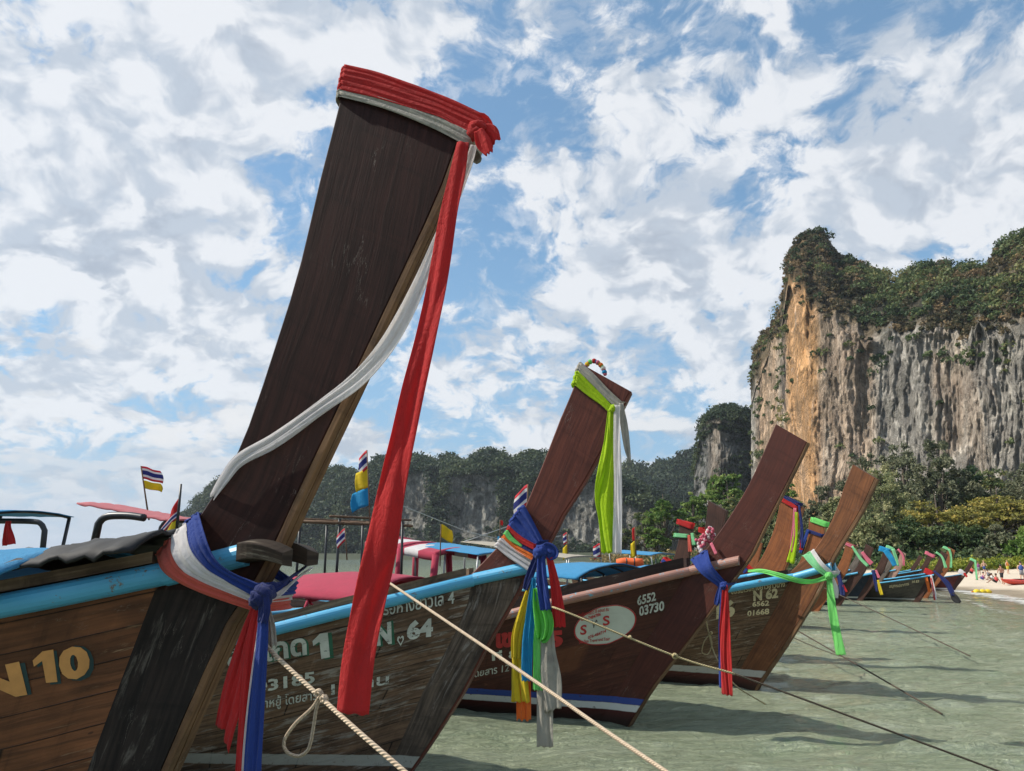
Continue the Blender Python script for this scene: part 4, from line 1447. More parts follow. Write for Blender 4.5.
M_inner = wood('inner_planks', (0.16, 0.10, 0.06), (0.06, 0.04, 0.025), plank=0.12, rough=0.75)
M_cream = letter_paint('cream_lettering', (0.70, 0.58, 0.34), 0.45)
M_orange_l = letter_paint('ochre_lettering', (0.70, 0.34, 0.10), 0.25)
M_shadow_l = letter_paint('dark_teal_lettering', (0.018, 0.055, 0.055), 0.3)
M_white_l = letter_paint('white_lettering', (0.62, 0.65, 0.58), 0.6)
M_green_l = letter_paint('green_letter_edge', (0.03, 0.14, 0.08), 0.5)
M_red_l = letter_paint('red_lettering', (0.50, 0.035, 0.035), 0.25)
M_oval = paint('pale_oval_paint', (0.58, 0.62, 0.54), under=(0.30, 0.32, 0.27), chips=0.2, rough=0.6)

def rail_prof(h, w):
    """half-round rubbing strake"""
    return [(0.0, -h)] + [(w * math.cos(a) ** 0.8 if math.cos(a) > 0 else 0, -h / 2 - h / 2 * math.sin(a)) for a in np.linspace(1.45, -1.45, 9)] + [(0.0, 0.0)]


def main_boat(name, gx, gy, Y, theta, t, aft_px, front_px, stem_px, sheer_px, L, Wm, entry, zmid, mats, rail_h, rail_w, scale=1.0, label='', rail_end=0.0, low_prow=None, edge_w=0.02):
    P = at(gx, gy, Y)
    b = Boat(name, P, theta, t, scale)
    tag(b.root, label, 'boat', 'longtail boats moored in a row')
    aft = [b.near(*p) for p in aft_px]
    stem = [b.near(*p) for p in stem_px]
    front = [b.near(*p) for p in front_px]
    # continue everything below the water
    def ext(c, z):
        a, e = c[-2], c[-1]
        k = (e.z - z) / max(a.z - e.z, 1e-4)
        c.append(Vector((e.x + (e.x - a.x) * k, 0, z)))
    if stem[-1].z > -0.2: ext(stem, -0.30)
    if front[-1].z > -0.2: ext(front, -0.30)
    b.stem = [(p.x, p.z) for p in stem]
    b.xg = stem[0].x
    A = [(p.x, p.z) for p in aft] + [(p.x - 0.03, p.z) for p in stem]
    F = [(p.x, p.z) for p in front]
    b.A, b.F = A, F
    b.set_hull(L, Wm, entry, zmid, sheer_px=sheer_px)
    b.prow = build_board(b, A, F, mats['prow'], mats['strip'], edge_w=edge_w)
    b.hull = build_hull(b, mats['hull'], M_inner)
    for side in (-1, 1):
        sweep_rail(b, side, rail_end, L, rail_prof(rail_h, rail_w), mat=mats['rail'], parent=b.root, name='rub_rail')
        sweep_rail(b, side, rail_end + 0.05, L, [(-0.035, 0.004), (0.012, 0.004), (0.012, mats['caph']), (-0.035, mats['caph'])], mat=mats['cap'], parent=b.root, name='gunwale_cap')
    mw = Matrix.Translation(b.O) @ Matrix.Rotation(-b.th, 4, 'Z')
    b.mw = mw
    b.bv = bvh_of(b.hull, mw)
    return b


# ---- the four near boats
B1 = main_boat('longtail_boat', 262, 560, 2.42, R(12), 0.085,
    aft_px=[(343, 68), (339.5, 100), (320, 177), (298.5, 268), (275.6, 342.5), (247, 428), (224, 480), (202, 511), (184, 540)],
    front_px=[(476, 112), (461, 134), (438.5, 194), (415, 245.5), (383, 314), (345, 394), (317, 453), (305, 477), (279, 534.5), (258, 577), (232, 612), (185, 715), (161, 771), (120, 860)],
    stem_px=[(172, 562), (159, 586), (90, 771), (60, 860)],
    sheer_px=[(150, 565), (75, 580), (0, 594), (-100, 612)],
    L=8.5, Wm=0.80, entry=1.5, zmid=0.72, mats=dict(prow=M_n10_prow, strip=M_strip, hull=M_n10_hull, rail=M_blue, cap=M_cap, caph=0.04), rail_h=0.075, rail_w=0.05,
    label='dark prowed longtail boat nearest the camera, with ochre N10 on brown planks')
B2 = main_boat('longtail_boat', 530, 565, 5.25, R(14), 0.095,
    aft_px=[(580, 363), (575, 384), (561, 417), (545.6, 457), (527, 502.6), (513, 530), (495.5, 549), (481, 564)],
    front_px=[(630, 391), (622.7, 405.6), (610, 434), (583, 483), (561, 517), (548.5, 542.6), (530, 567), (512, 601), (486, 645), (463, 690), (440, 727), (418, 760), (400, 785)],
    stem_px=[(474, 576), (470, 600), (455, 636), (425, 690), (398, 752), (385, 782)],
    sheer_px=[(497, 568), (455, 578), (400, 592), (340, 606), (277, 622)],
    L=9.5, Wm=0.95, entry=1.7, zmid=0.78, mats=dict(prow=M_64_prow, strip=M_64_prow, hull=M_64_hull, rail=M_blue, cap=M_cap, caph=0.05), rail_h=0.085, rail_w=0.05,
    label='weathered grey longtail boat with white 64 lettering, second boat of the row', edge_w=0.012)
B3 = main_boat('longtail_boat', 738, 556, 6.8, R(32), 0.10,
    aft_px=[(775.7, 424), (752, 478), (735, 508), (718, 534), (702.7, 553), (694, 562)],
    front_px=[(807, 442), (794, 469), (778, 500), (763, 529), (750, 556), (727, 587), (694.6, 632), (652, 687.6), (630, 723)],
    stem_px=[(690, 566), (665, 610), (640, 652), (612, 700), (596, 728)],
    sheer_px=[(700, 564), (660, 573), (620, 583), (553, 598), (508, 610)],
    L=10, Wm=1.0, entry=1.7, zmid=0.8, mats=dict(prow=M_sos_prow, strip=M_strip, hull=M_sos_hull, rail=M_pinkrail, cap=M_capdark, caph=0.09), rail_h=0.085, rail_w=0.05,
    label='dark red longtail boat with pale oval sign and number 6552 03730', edge_w=0.012)
B4 = main_boat('longtail_boat', 830, 562, 8.65, R(40), 0.11,
    aft_px=[(852.7, 464.5), (844, 487), (835, 513), (823, 537), (811, 554), (801, 563)],
    front_px=[(875, 478), (861, 508.6), (844, 537), (831, 559), (817, 591), (799.7, 620), (777.5, 655), (757.5, 684), (754, 692)],
    stem_px=[(793, 571), (777.5, 602), (760, 633), (737.6, 671), (731, 686)],
    sheer_px=[(799.7, 572), (765, 578), (726.5, 585.5), (700, 590)],
    L=10, Wm=1.0, entry=1.7, zmid=0.8, mats=dict(prow=M_62_prow, strip=M_strip, hull=M_62_hull, rail=M_blue, cap=M_capdark, caph=0.05), rail_h=0.085, rail_w=0.05,
    label='brown cracked longtail boat with cream N 62, fourth boat of the row', edge_w=0.03)
for b_ in (B1, B2, B3, B4):
    print('BOAT', [(round(d, 2), round(z, 2)) for d, z in b_.sheer_s], 'A', [round(c, 2) for c in b_.A[0]], 'F', [round(c, 2) for c in b_.F[0]], round(b_.xg, 2))

# the stem of the N10 boat is blackened below the gunwale: an outer facing plank on each side of the stem
def stem_facing(b, mat, ztop_px, zlow=-0.25, off=0.004):
    n = 18
    ztop = b.near(*ztop_px).z
    for side in (-1, 1):
        mb = MB(); rows = []; uv = []
        for i in range(n):
            z = ztop + (zlow - ztop) * i / (n - 1)
            xa = L_interp(b.stem, z) - 0.012; xf = L_interp(b.F, z) - 0.002
            y = side * (b.t / 2 + off)
            rows.append([Vector((xa, y, z)), Vector((xf, y, z)), Vector((xf, side * (b.t / 2 - 0.01), z))])
            uv.append([(z * 1.1, 0), (z * 1.1, xf - xa), (z * 1.1, xf - xa + off)])
        mb.grid(rows, uv, flip=side > 0)
        mb.build('stem_facing', mat, b.prow, smooth=False)


stem_facing(B1, M_n10_low, (200, 590))
stem_facing(B2, M_64_stem, (473, 578))
# breast blocks where the rub rails end at the N10 stem
def breast_blocks(b, px0, px1, ztop, h, mat, y_out=0.13, fwd=0.05, ends=None):
    x0 = b.near(*px0, 0.06).x; x1 = b.near(*px1, 0.03).x + fwd
    for side in (-1, 1):
        mb = MB(); y_out = 0.10 if side < 0 else 0.15
        y0 = side * (b.t / 2 + 0.006)
        rows = []
        n = 8
        for i in range(n):
            k = i / (n - 1); x = x0 + (x1 - x0) * k
            yo = side * (b.t / 2 + 0.05 + (y_out - 0.05) * math.sin(math.pi * min(1, 0.25 + k * 0.62)))
            zt = ztop + 0.020 * k - 0.05 * k * k; hb = h * (0.9 - 0.25 * k)
            rows.append([Vector((x, y0, zt)), Vector((x, yo, zt - 0.012)), Vector((x, yo * 0.97, zt - hb)), Vector((x, y0, zt - hb * 1.1)), Vector((x, y0, zt))])
        mb.grid(rows, [[(p.x, 0.05 * j) for j, p in enumerate(r_)] for r_ in rows], flip=side > 0)
        mb.add(rows[0][:4], [(0, 1, 2, 3)]); mb.add(rows[-1][:4], [(3, 2, 1, 0)])
        mb.build('breast_block', mat, b.root, smooth=False, bevel=0.004)


M_block = wood('old_block_wood', (0.065, 0.045, 0.032), (0.022, 0.016, 0.012), rough=0.8, worn=(0.2, 0.17, 0.13), wornamt=0.3, stain=0.7)
zb = B1.near(262, 537).z
breast_blocks(B1, (241, 545), (281, 540), zb - 0.008, 0.075, M_block, fwd=0.03)
# the rub rail reaches forward over the stem to the block
def fore_rail(b, px0, px1, h, w, mat):
    p0 = b.near(*px0); p1 = b.near(*px1, 0.05)
    for side in (-1, 1):
        mb = MB(); rows = []
        g = b.hull_pt(0.0, 1.0, side)
        for i in range(10):
            k = i / 9
            x = p0.x + (p1.x - p0.x) * k; z = p0.z + (p1.z - p0.z) * k
            y = g.y * 1.0 + side * 0.0
            pr = rail_prof(h, w) + [(0, -h)]
            rows.append([Vector((x, y + side * o_, z + u_)) for o_, u_ in pr])
        mb.grid(rows); mb.add(rows[0][:11], [tuple(range(11))]); mb.add(rows[-1][:11], [tuple(range(10, -1, -1))])
        mb.build('rub_rail_end', mat, b.root)


fore_rail(B1, (172, 562), (243, 541), 0.075, 0.05, M_blue)
fore_rail(B2, (474, 573), (528, 561), 0.085, 0.05, M_blue)
fore_rail(B3, (690, 566), (738, 555.5), 0.085, 0.05, M_pinkrail)
fore_rail(B4, (793, 573.5), (830, 562.5), 0.085, 0.05, M_blue)

# ---- painted lettering, laid on the planks
TM = text_mesh
ONE = ([(0.42, 0.0), (1.0, 0.0), (1.0, 1.0), (0.50, 1.0), (0.0, 0.78), (0.0, 0.58), (0.42, 0.70)], [(0, 1, 6), (1, 2, 6), (2, 3, 6), (3, 4, 5, 6)])
# N 10 : teal drop shadow first, ochre on top
t0_ = TM('0', 0.055); tN = TM('N', 0.06)
paint_shapes(B1, B1.bv, [(*ONE, ((42, 686), (62, 683), (57, 650), (35, 654))), (*t0_, ((66, 684), (97, 677), (91, 642), (60, 648))), (*tN, ((-18, 704), (32, 694), (25, 662), (-30, 674)))], 'lettering', M_shadow_l, B1.hull, 0.003)
paint_shapes(B1, B1.bv, [(*ONE, ((38, 684), (58, 681), (54, 649), (32, 653))), (*t0_, ((62, 682), (92, 675), (88, 643), (57, 649))), (*tN, ((-22, 703), (28, 694), (20, 661), (-30, 672)))], 'lettering', M_orange_l, B1.hull, 0.005)
# weathered white lettering of the 64 boat
ac1 = TM('ลูกเกด', 0.03); n_ = TM('N', 0.05); s64 = TM('64', 0.05)
paint_shapes(B2, B2.bv, [(*ac1, ((232, 676), (310, 663), (308, 637), (228, 650))), (*ONE, ((318, 661), (334, 658), (332, 632), (315, 635))), (*n_, ((379, 647), (395, 644), (393, 620), (376, 624)))], 'lettering', M_green_l, B2.hull, 0.003)
heart = [(0.5, 0.0), (0.0, 0.62), (0.06, 0.9), (0.26, 1.0), (0.44, 0.9), (0.5, 0.75), (0.56, 0.9), (0.74, 1.0), (0.94, 0.9), (1.0, 0.62)]
hi = [(0.5 + (x - 0.5) * 0.6, 0.52 + (y - 0.52) * 0.6) for x, y in heart]
hv = heart + hi; hf = [(i, (i + 1) % 10, 10 + (i + 1) % 10, 10 + i) for i in range(10)]
paint_shapes(B2, B2.bv, [(*ac1, ((230, 675), (308, 662), (306, 637), (226, 650))), (*ONE, ((315, 660), (330, 657), (328, 632), (312, 635))), (*n_, ((377, 646), (392, 643), (391, 621), (375, 625))),
                           (*s64, box_px(407, 640, 26, 19, -0.14)), (hv, hf, box_px(397, 646, 7, 10, -0.14)),
                           (*TM('03185', 0.03), box_px(255, 693, 60, 12, -0.17)), (*TM('เรือหางยาวเล 4', 0.01), box_px(380, 616, 74, 14, -0.17)),
                           (*TM('มาหยู้ โดยสาร', 0.01), box_px(258, 712, 60, 14, -0.16)), (*TM('12 คน', 0.02), box_px(331, 695, 58, 11, -0.2)),
                           ], 'lettering', M_white_l, B2.hull, 0.005)
# third boat: numbers, oval sign, lettering
ov = ellipse_mesh(56, 8); ring = ellipse_mesh(56, 1, 0.955)
OV = ((571.5, 649), (634, 640), (638.5, 600.5), (576, 610))
paint_shapes(B3, B3.bv, [(*ov, OV)], 'oval_sign', M_oval, B3.hull, 0.003)
paint_shapes(B3, B3.bv, [(*ring, OV), (*TM('S', 0.025), box_px(580.5, 635, 6.5, 10, -0.15)), (*TM('S', 0.025), box_px(603, 626, 6.5, 10, -0.15)),
                           (*TM('086-7484786', 0.03), box_px(581, 621, 20, 3.4, -0.26)), (*TM('076-484714', 0.03), box_px(588, 639, 18, 3.2, -0.38)),
                           (*TM('กลุ่มเรือหางยาว ซี แอนด์ ซัน', 0.02), box_px(576, 618, 33, 5, -0.20)), (*TM('Sea-Sun Travel and Tour', 0.02), box_px(579, 643.5, 31, 3.2, -0.12))], 'sign_lettering', M_red_l, B3.hull, 0.006)
gull = [(0, 0.75), (0.3, 1.0), (0.45, 0.55), (0.5, 0.1), (0.55, 0.55), (0.8, 1.0), (1.0, 0.7), (0.72, 0.72), (0.52, 0.0), (0.46, 0.0), (0.3, 0.72)]
paint_shapes(B3, B3.bv, [(gull, [(0, 1, 10), (1, 2, 10), (2, 3, 9), (3, 8, 9), (3, 4, 8), (4, 5, 7), (5, 6, 7), (2, 9, 10), (4, 7, 8)], box_px(590, 628, 8, 8, -0.15))], 'sign_emblem', plain('ink', (0.06, 0.05, 0.05)), B3.hull, 0.006)
paint_shapes(B3, B3.bv, [(*TM('6552', 0.03), box_px(637.5, 605.5, 18, 9.5, -0.27)), (*TM('03730', 0.03), box_px(639, 616, 25, 9.5, -0.24)),
                           (*TM('ผู้โดยสาร 12 คน', 0.01), box_px(466, 681, 56, 11, -0.17)), (*TM('ที่ 8', 0.03), box_px(492, 661, 26, 10, -0.14))], 'lettering', M_white_l, B3.hull, 0.004)
paint_shapes(B3, B3.bv, [(*TM('เขาะ', 0.06), box_px(496, 648, 34, 15, -0.1)), (*TM('5', 0.07), box_px(548, 648, 15, 17, -0.1))], 'lettering', M_red_l, B3.hull, 0.005)
# fourth boat
paint_shapes(B4, B4.bv, [(*TM('ชมรมเรือหางยาวอ่าวนาง', 0.02), box_px(731, 594, 54, 6.5, -0.14)), (*TM('N 62', 0.05), box_px(753, 601, 25, 10.5, -0.12)),
                           (*TM('6562', 0.03), box_px(752, 607, 17, 5.6, -0.08)), (*TM('01668', 0.03), box_px(747, 616.5, 22, 5.6, -0.12)),
                           (*ONE, ((713, 620), (721, 618), (721, 601), (712, 603))), (*TM('6', 0.06), ((723, 618), (735, 616), (735, 599), (723, 601)))], 'lettering', M_cream, B4.hull, 0.005)

# ================================================================== BOATS FARTHER ALONG
PX0 = B3.xg
zg3 = B3.sheer(0)
PROF_A = [((x - PX0), z) for x, z in B3.A]
PROF_F = [((x - PX0), z) for x, z in B3.F]
PROF_S = [((x - PX0), z) for x, z in B3.stem]
RATIO = B3.A[0][1] / zg3


def more_boat(top, gun, theta, mats, label, L=8.5, rail_h=0.08, group='longtail boats farther along the row', Y=None, bend=0.0, wide=1.0, t=0.11, bv=False):
    kt, kg = kz(top[1]), kz(gun[1])
    if Y is None: Y = CAM_H * (RATIO - 1) / (kt - RATIO * kg)
    P = at(gun[0], gun[1], Y)
    s = P.z / zg3
    b = Boat('longtail_boat', P, theta, t * s, s)
    tag(b.root, label, 'boat', group)
    b.xg = 0.0
    sh = lambda c: [(x * s * (1 + bend * max(0, z / zg3 - 1)), z * s) for x, z in c]
    A, F, b.stem = sh(PROF_A), sh(PROF_F), sh(PROF_S)
    if wide != 1.0:
        n_ = 26; a_ = catmull(A, n_); f_ = catmull(F, n_)
        m_ = (a_ + f_) / 2; k_ = np.where(a_[:, 1] > s * zg3, wide, 1.0)[:, None]
        A = [tuple(q) for q in m_ + (a_ - m_) * k_]; F = [tuple(q) for q in m_ + (f_ - m_) * k_]
    # lean the head so that it ends where the photo shows it
    hx = (A[0][0] + F[0][0]) / 2; need = b.near(top[0], top[1] + 3).x - hx; z0_, z1_ = s * zg3, A[0][1]
    need = max(-0.6 * s, min(0.8 * s, need))
    bendf = lambda c: [(x + need * (max(0.0, z - z0_) / (z1_ - z0_)) ** 1.15, z) for x, z in c]
    A, F = bendf(A), bendf(F)
    b.A, b.F = A, F
    # where the traced profile puts the prow head
    b.set_hull(L * s, 0.95 * s, 1.7, 0.8 * s, sheer=[(0.0, zg3 * s), (0.6 * s, (zg3 - 0.13) * s), (1.4 * s, (zg3 - 0.26) * s)])
    b.prow = build_board(b, A, F, mats['prow'], mats.get('strip', mats['prow']), edge_w=0.015)
    b.hull = build_hull(b, mats['hull'], M_inner, nd=30, nv=9)
    for side in (-1, 1):
        sweep_rail(b, side, -0.25 * s, b.L, rail_prof(rail_h * s, 0.05 * s), mat=mats['rail'], parent=b.root, name='rub_rail', n=30)
    mw = Matrix.Translation(b.O) @ Matrix.Rotation(-b.th, 4, 'Z')
    b.mw = mw; b.Yb = Y
    if bv: b.bv = bvh_of(b.hull, mw)
    return b


M_or_prow = wood('orange_brown_prow', (0.30, 0.105, 0.035), (0.16, 0.055, 0.022), rough=0.5, stain=0.3)
M_dk_prow = wood('dark_brown_prow', (0.085, 0.038, 0.026), (0.04, 0.02, 0.015), rough=0.55)
M_pale_prow = wood('pale_pink_prow', (0.42, 0.26, 0.20), (0.30, 0.18, 0.14), rough=0.6)
M_navy_hull = wood('navy_painted_planks', (0.020, 0.030, 0.052), (0.012, 0.016, 0.026), plank=0.14, rough=0.5, bands=[(0.10, 0.15, (0.5, 0.5, 0.45), 0.7)])
M_grey_hull = wood('grey_brown_planks', (0.16, 0.135, 0.10), (0.07, 0.06, 0.045), plank=0.14, rough=0.75, stain=0.5, bands=[(0.06, 0.11, (0.5, 0.5, 0.45), 0.7)])
M_red_hull = wood('red_painted_planks', (0.16, 0.030, 0.022), (0.09, 0.02, 0.016), plank=0.14, rough=0.5, bands=[(0.05, 0.12, (0.6, 0.6, 0.56), 0.9)])
M_brown_hull = wood('plain_brown_planks', (0.13, 0.065, 0.036), (0.06, 0.032, 0.02), plank=0.14, rough=0.6)
M_grey_prow = wood('grey_prow', (0.20, 0.17, 0.14), (0.10, 0.085, 0.07), rough=0.8)
mk = lambda p, h, r=M_blue: dict(prow=p, hull=h, rail=r)

P5 = more_boat((715, 502), (686, 572), R(38), mk(M_dk_prow, M_brown_hull), 'longtail boat whose dark brown prow rises behind the pink flowers', L=9)
P6 = more_boat((684, 519), (668, 568), R(38), mk(M_dk_prow, M_red_hull), 'longtail boat with short dark prow under a red and green wrap')
P7 = more_boat((790, 498), (752, 573), R(42), mk(M_or_prow, M_brown_hull), 'longtail boat with glossy orange brown prow capped in red and blue', L=9, wide=1.1)
P8 = more_boat((757, 539), (744, 570), R(42), mk(M_or_prow, M_brown_hull), 'longtail boat with small brown prow peeping behind the orange brown one')
P9 = more_boat((815, 519), (795, 570), R(42), mk(M_or_prow, M_red_hull), 'longtail boat with green and blue wrapped brown prow left of the fourth prow', wide=1.1)
P10 = more_boat((850, 541), (832, 574), R(42), mk(M_or_prow, M_red_hull), 'longtail boat with reddish hull, white line and pale pink wrap just beyond the fourth boat', bv=True)
F1 = more_boat((869, 544), (852, 573), R(42), mk(M_dk_prow, M_navy_hull), 'navy longtail boat with white numbers and a dark prow with pink tail', bv=True)
F2 = more_boat((887, 548), (872, 573), R(44), mk(M_dk_prow, M_navy_hull), 'navy longtail boat with grey stem whose prow carries a bright blue cloth', bv=True)
F3 = more_boat((893, 547), (879, 571), R(44), mk(M_grey_prow, M_brown_hull), 'longtail boat with grey prow and light green sash behind the blue cloth')
F4 = more_boat((903, 551), (892, 570), R(44), mk(M_pale_prow, M_brown_hull), 'longtail boat with thin pale pink prow')
F5 = more_boat((944, 551), (929, 575), R(46), mk(M_dk_prow, M_grey_hull), 'grey brown longtail boat with cream lettering, lowest of the far boats', bv=True)
F6 = more_boat((931, 552), (918, 570), R(46), mk(M_dk_prow, M_brown_hull), 'longtail boat with wide brown prow topped in pink')
F9 = more_boat((921, 555), (908, 570), R(46), mk(M_dk_prow, M_grey_hull), 'small dark longtail prow between the pale pink prow and the wide brown one')
F10 = more_boat((861, 549), (846, 570), R(43), mk(M_grey_prow, M_brown_hull), 'longtail boat with plain grey prow in front of the navy ones')
F7 = more_boat((951, 547), (937, 571), R(46), mk(M_or_prow, M_brown_hull), 'longtail boat with red brown prow and pale green sash beside the beach')
F8 = more_boat((973, 559), (960, 574), R(48), mk(M_dk_prow, M_red_hull), 'red brown longtail boat lying last of the row, by the sand')
project = paint_shapes
paint_shapes(F5, F5.bv, [(*TM('สมุทรปราการ', 0.03), box_px(889, 589, 20, 4.2, -0.14)), (*TM('N 53', 0.05), box_px(912, 583, 7, 2.6, -0.1))], 'lettering', M_cream, F5.hull, 0.01)
paint_shapes(F1, F1.bv, [(*TM('09', 0.05), box_px(842, 583, 6, 3, -0.08)), (*TM('6552', 0.04), box_px(851, 581, 10, 2.6, -0.08))], 'lettering', M_white_l, F1.hull, 0.01)

# a boat lying off to the left, bow out of the picture
P = at(-60, 566, 12.5)
LB = Boat('longtail_boat', P, R(192), 0.1, 0.9)
tag(LB.root, 'longtail boat with a light blue canopy on bent dark pipes and a hanging red rag', 'boat', 'longtail boats beyond the near ones')
sc_ = 0.9
LB.xg = 0.0
LB.A = [(x * sc_, z * sc_) for x, z in PROF_A]; LB.F = [(x * sc_, z * sc_) for x, z in PROF_F]; LB.stem = [(x * sc_, z * sc_) for x, z in PROF_S]
LB.set_hull(8.0, 0.9, 1.7, 0.7, sheer=[(0.0, zg3 * .9), (0.6, zg3 * .9 - 0.12), (1.4, zg3 * .9 - 0.25)])
LB.root.location = LB.O = Vector((-9.8, 13.2, 0)); LB.nearP = LB.O
LB.prow = build_board(LB, LB.A, LB.F, M_dk_prow, M_strip, edge_w=0.015)
LB.hull = build_hull(LB, M_brown_hull, M_inner, nd=30, nv=9)
for side in (-1, 1):
    sweep_rail(LB, side, -0.2, 8.0, rail_prof(0.08, 0.05), mat=M_blue, parent=LB.root, n=30)

# ---- canopies
C_pink = cloth('pink_canopy_cloth', (0.48, 0.055, 0.10), trans=0.25)
C_white = cloth('white_canopy_cloth', (0.70, 0.68, 0.68), trans=0.2)
C_blue = cloth('blue_canopy_cloth', (0.05, 0.28, 0.52), trans=0.2)
C_black = plain('black_tarpaulin', (0.008, 0.008, 0.009), 0.75, bump=0.3)
C_beige = cloth('beige_canopy_cloth', (0.45, 0.40, 0.32), trans=0.2)
M_pipe = plain('dark_pipe', (0.03, 0.032, 0.035), 0.4, 0.4)
M_steel = plain('dull_steel_pipe', (0.35, 0.36, 0.37), 0.4, 0.6)
M_pole = wood('weathered_poles', (0.20, 0.13, 0.08), (0.10, 0.06, 0.04), rough=0.8)


def canopy(b, p0, p1, half, arch, mat, posts=True, post_mat=None, valance=0.0, end_curl=0.0, post_r=0.018, stripes=None, curve=0.0, npost=2, label=None, wrinkle=0.012):
    """cover between two pixels of the boat's middle plane; local x runs aft from p0 to p1"""
    off = -b.t / 2
    a = b.near(*p0, off); c = b.near(*p1, off)
    rows = []; n = 22; m = 15
    seedv = p0[0] * 0.1
    for i in range(n):
        k = i / (n - 1); row = []
        x = a.x + (c.x - a.x) * k
        zc = a.z + (c.z - a.z) * k + curve * math.sin(math.pi * k)
        for j in range(m):
            q = -1 + 2 * j / (m - 1)
            w = wrinkle * (float(vnoise(i * 0.7 + seedv, j * 0.8)) - 0.5) + wrinkle * 0.6 * (float(vnoise(i * 1.7 + seedv, j * 1.6, 4.0)) - 0.5)
            z = zc - arch * q * q + w
            y = half * q
            row.append(Vector((x, y, z)))
        if valance:
            row = [row[0] + Vector((0, -0.005, -valance))] + row + [row[-1] + Vector((0, 0.005, -valance))]
        rows.append(row)
    mb = MB(); mb.grid(rows)
    if stripes:
        o = mesh_obj('canopy_cover', mb.v, mb.f, None, b.root, True, mb.uv, mats=stripes,
                     fmat=[(int((idx // (len(rows[0]) - 1)) / (n - 1) * 5) + 0) % 2 for idx in range(len(mb.f))])
        md = o.modifiers.new('solid', 'SOLIDIFY'); md.thickness = 0.012
    else:
        o = mb.build('canopy_cover', mat, b.root, smooth=True, solid=0.012)
    if label: o['label'] = label
    # cross hoops and posts
    for k in ([0.02 + 0.96 * i / (npost) for i in range(npost + 1)] if posts else []):
        x = a.x + (c.x - a.x) * k
        zc = a.z + (c.z - a.z) * k + curve * math.sin(math.pi * k)
        mb = MB()
        mb.tube([(x, half * q, zc - arch * q * q - 0.02) for q in np.linspace(-0.97, 0.97, 9)], post_r * 0.8, 6)
        mb.build('canopy_hoop', post_mat or M_pipe, b.root, smooth=True)
        d = b.xg - x
        for side in (-1, 1):
            y = side * half * 0.95
            bd = b.t / 2 + b.breadth(d) - 0.05
            mb = MB()
            zl = b.sheer(max(d, 0)) - 0.05
            mb.tube([(x, min(bd, 3) * side, zl), (x, (bd * 0.4 + abs(y) * 0.6) * side, zl + (zc - arch - zl) * 0.6), (x, y, zc - arch - 0.02)], post_r, 6)
            mb.build('canopy_post', post_mat or M_pipe, b.root, smooth=True)
    return o


canopy(B3, (415, 577), (262, 585), 0.80, 0.22, C_pink, valance=0.05, curve=0.10, post_mat=C_pink, npost=3, label='deep pink arched canopy')
canopy(B2, (196, 521), (106, 504), 0.30, 0.015, cloth('faded_pink_canopy_cloth', (0.62, 0.20, 0.22), trans=0.3), posts=False, label='flat pink canopy sloping forward')
canopy(P5, (462, 549), (392, 537), 0.75, 0.10, C_pink, stripes=[C_pink, C_white], post_mat=C_pink, valance=0.14, post_r=0.07, npost=2, label='pink and white striped canopy')
canopy(P7, (505, 552), (440, 543), 0.75, 0.06, C_blue, post_mat=M_steel, npost=2)
canopy(B4, (618, 564), (545, 566), 0.95, 0.16, C_blue, post_mat=M_pipe, valance=0.03, npost=3, curve=0.03, label='light blue canopy with dark edge')
canopy(P6, (652, 565), (612, 567), 0.7, 0.12, C_blue, post_mat=M_steel, npost=2)
canopy(P8, (665, 553), (622, 550), 0.9, 0.08, C_blue, post_mat=M_steel, npost=2)
canopy(P9, (585, 556), (552, 553), 0.8, 0.05, C_beige, post_mat=M_steel, npost=1)
canopy(P10, (520, 546), (478, 541), 1.0, 0.05, C_beige, post_mat=M_steel, npost=1)
canopy(B1, (188, 532), (18, 566), 0.30, 0.07, C_black, posts=False, curve=0.02, wrinkle=0.022, label='black tarpaulin folded along the deck')
canopy(B1, (96, 549), (-260, 562), 0.50, 0.13, C_blue, post_mat=M_steel, posts=False, label='light blue tarpaulin edge')
canopy(LB, (36, 511), (-110, 509), 0.8, 0.06, C_blue, post_mat=M_pipe, npost=2, post_r=0.03)
# pole roof of the fourth boat's stern
a = B4.near(297, 519, -0.05); c = B4.near(372, 525, -0.05)
for q in (-0.8, -0.4, 0.0, 0.4, 0.8):
    mb = MB(); mb.tube([(a.x - 0.2, q, a.z + 0.02 * q), (c.x + 0.2, q, c.z)], 0.028, 6); mb.build('roof_pole', M_pole, B4.root, smooth=True)
for x in (a.x, (a.x + c.x) / 2, c.x):
    for q in (-0.75, 0.75):
        mb = MB(); mb.tube([(x, q, 0.7), (x, q * 0.98, (a.z + c.z) / 2)], 0.025, 6); mb.build('roof_post', M_pipe, B4.root, smooth=True)
    mb = MB(); mb.tube([(x, -0.95, (a.z + c.z) / 2 + 0.03), (x, 0.95, (a.z + c.z) / 2 + 0.03)], 0.022, 6); mb.build('roof_beam', M_pole, B4.root, smooth=True)
# bent pipe frame under the pink canopy
for yy in (-0.35, 0.35):
    fr = MB()
    p_ = [B2.near(*q) + Vector((0, yy, 0)) for q in ((128, 546), (130, 532), (134, 523), (142, 518.5), (160, 518), (176, 520))]
    fr.tube([tuple(v) for v in catmull(p_, 20)], 0.028, 8)
    fr.build('pipe_frame', M_pipe, B2.root, smooth=True)
fr = MB()
p_ = [LB.loc(at(x, y, 12.6)) for x, y in ((40, 575), (42, 550), (45, 533), (41, 524), (32, 521.5), (0, 521), (-30, 521))]
fr.tube([tuple(v) for v in catmull(p_, 26)], 0.045, 8)
fr.build('pipe_frame', M_pipe, LB.root, smooth=True)

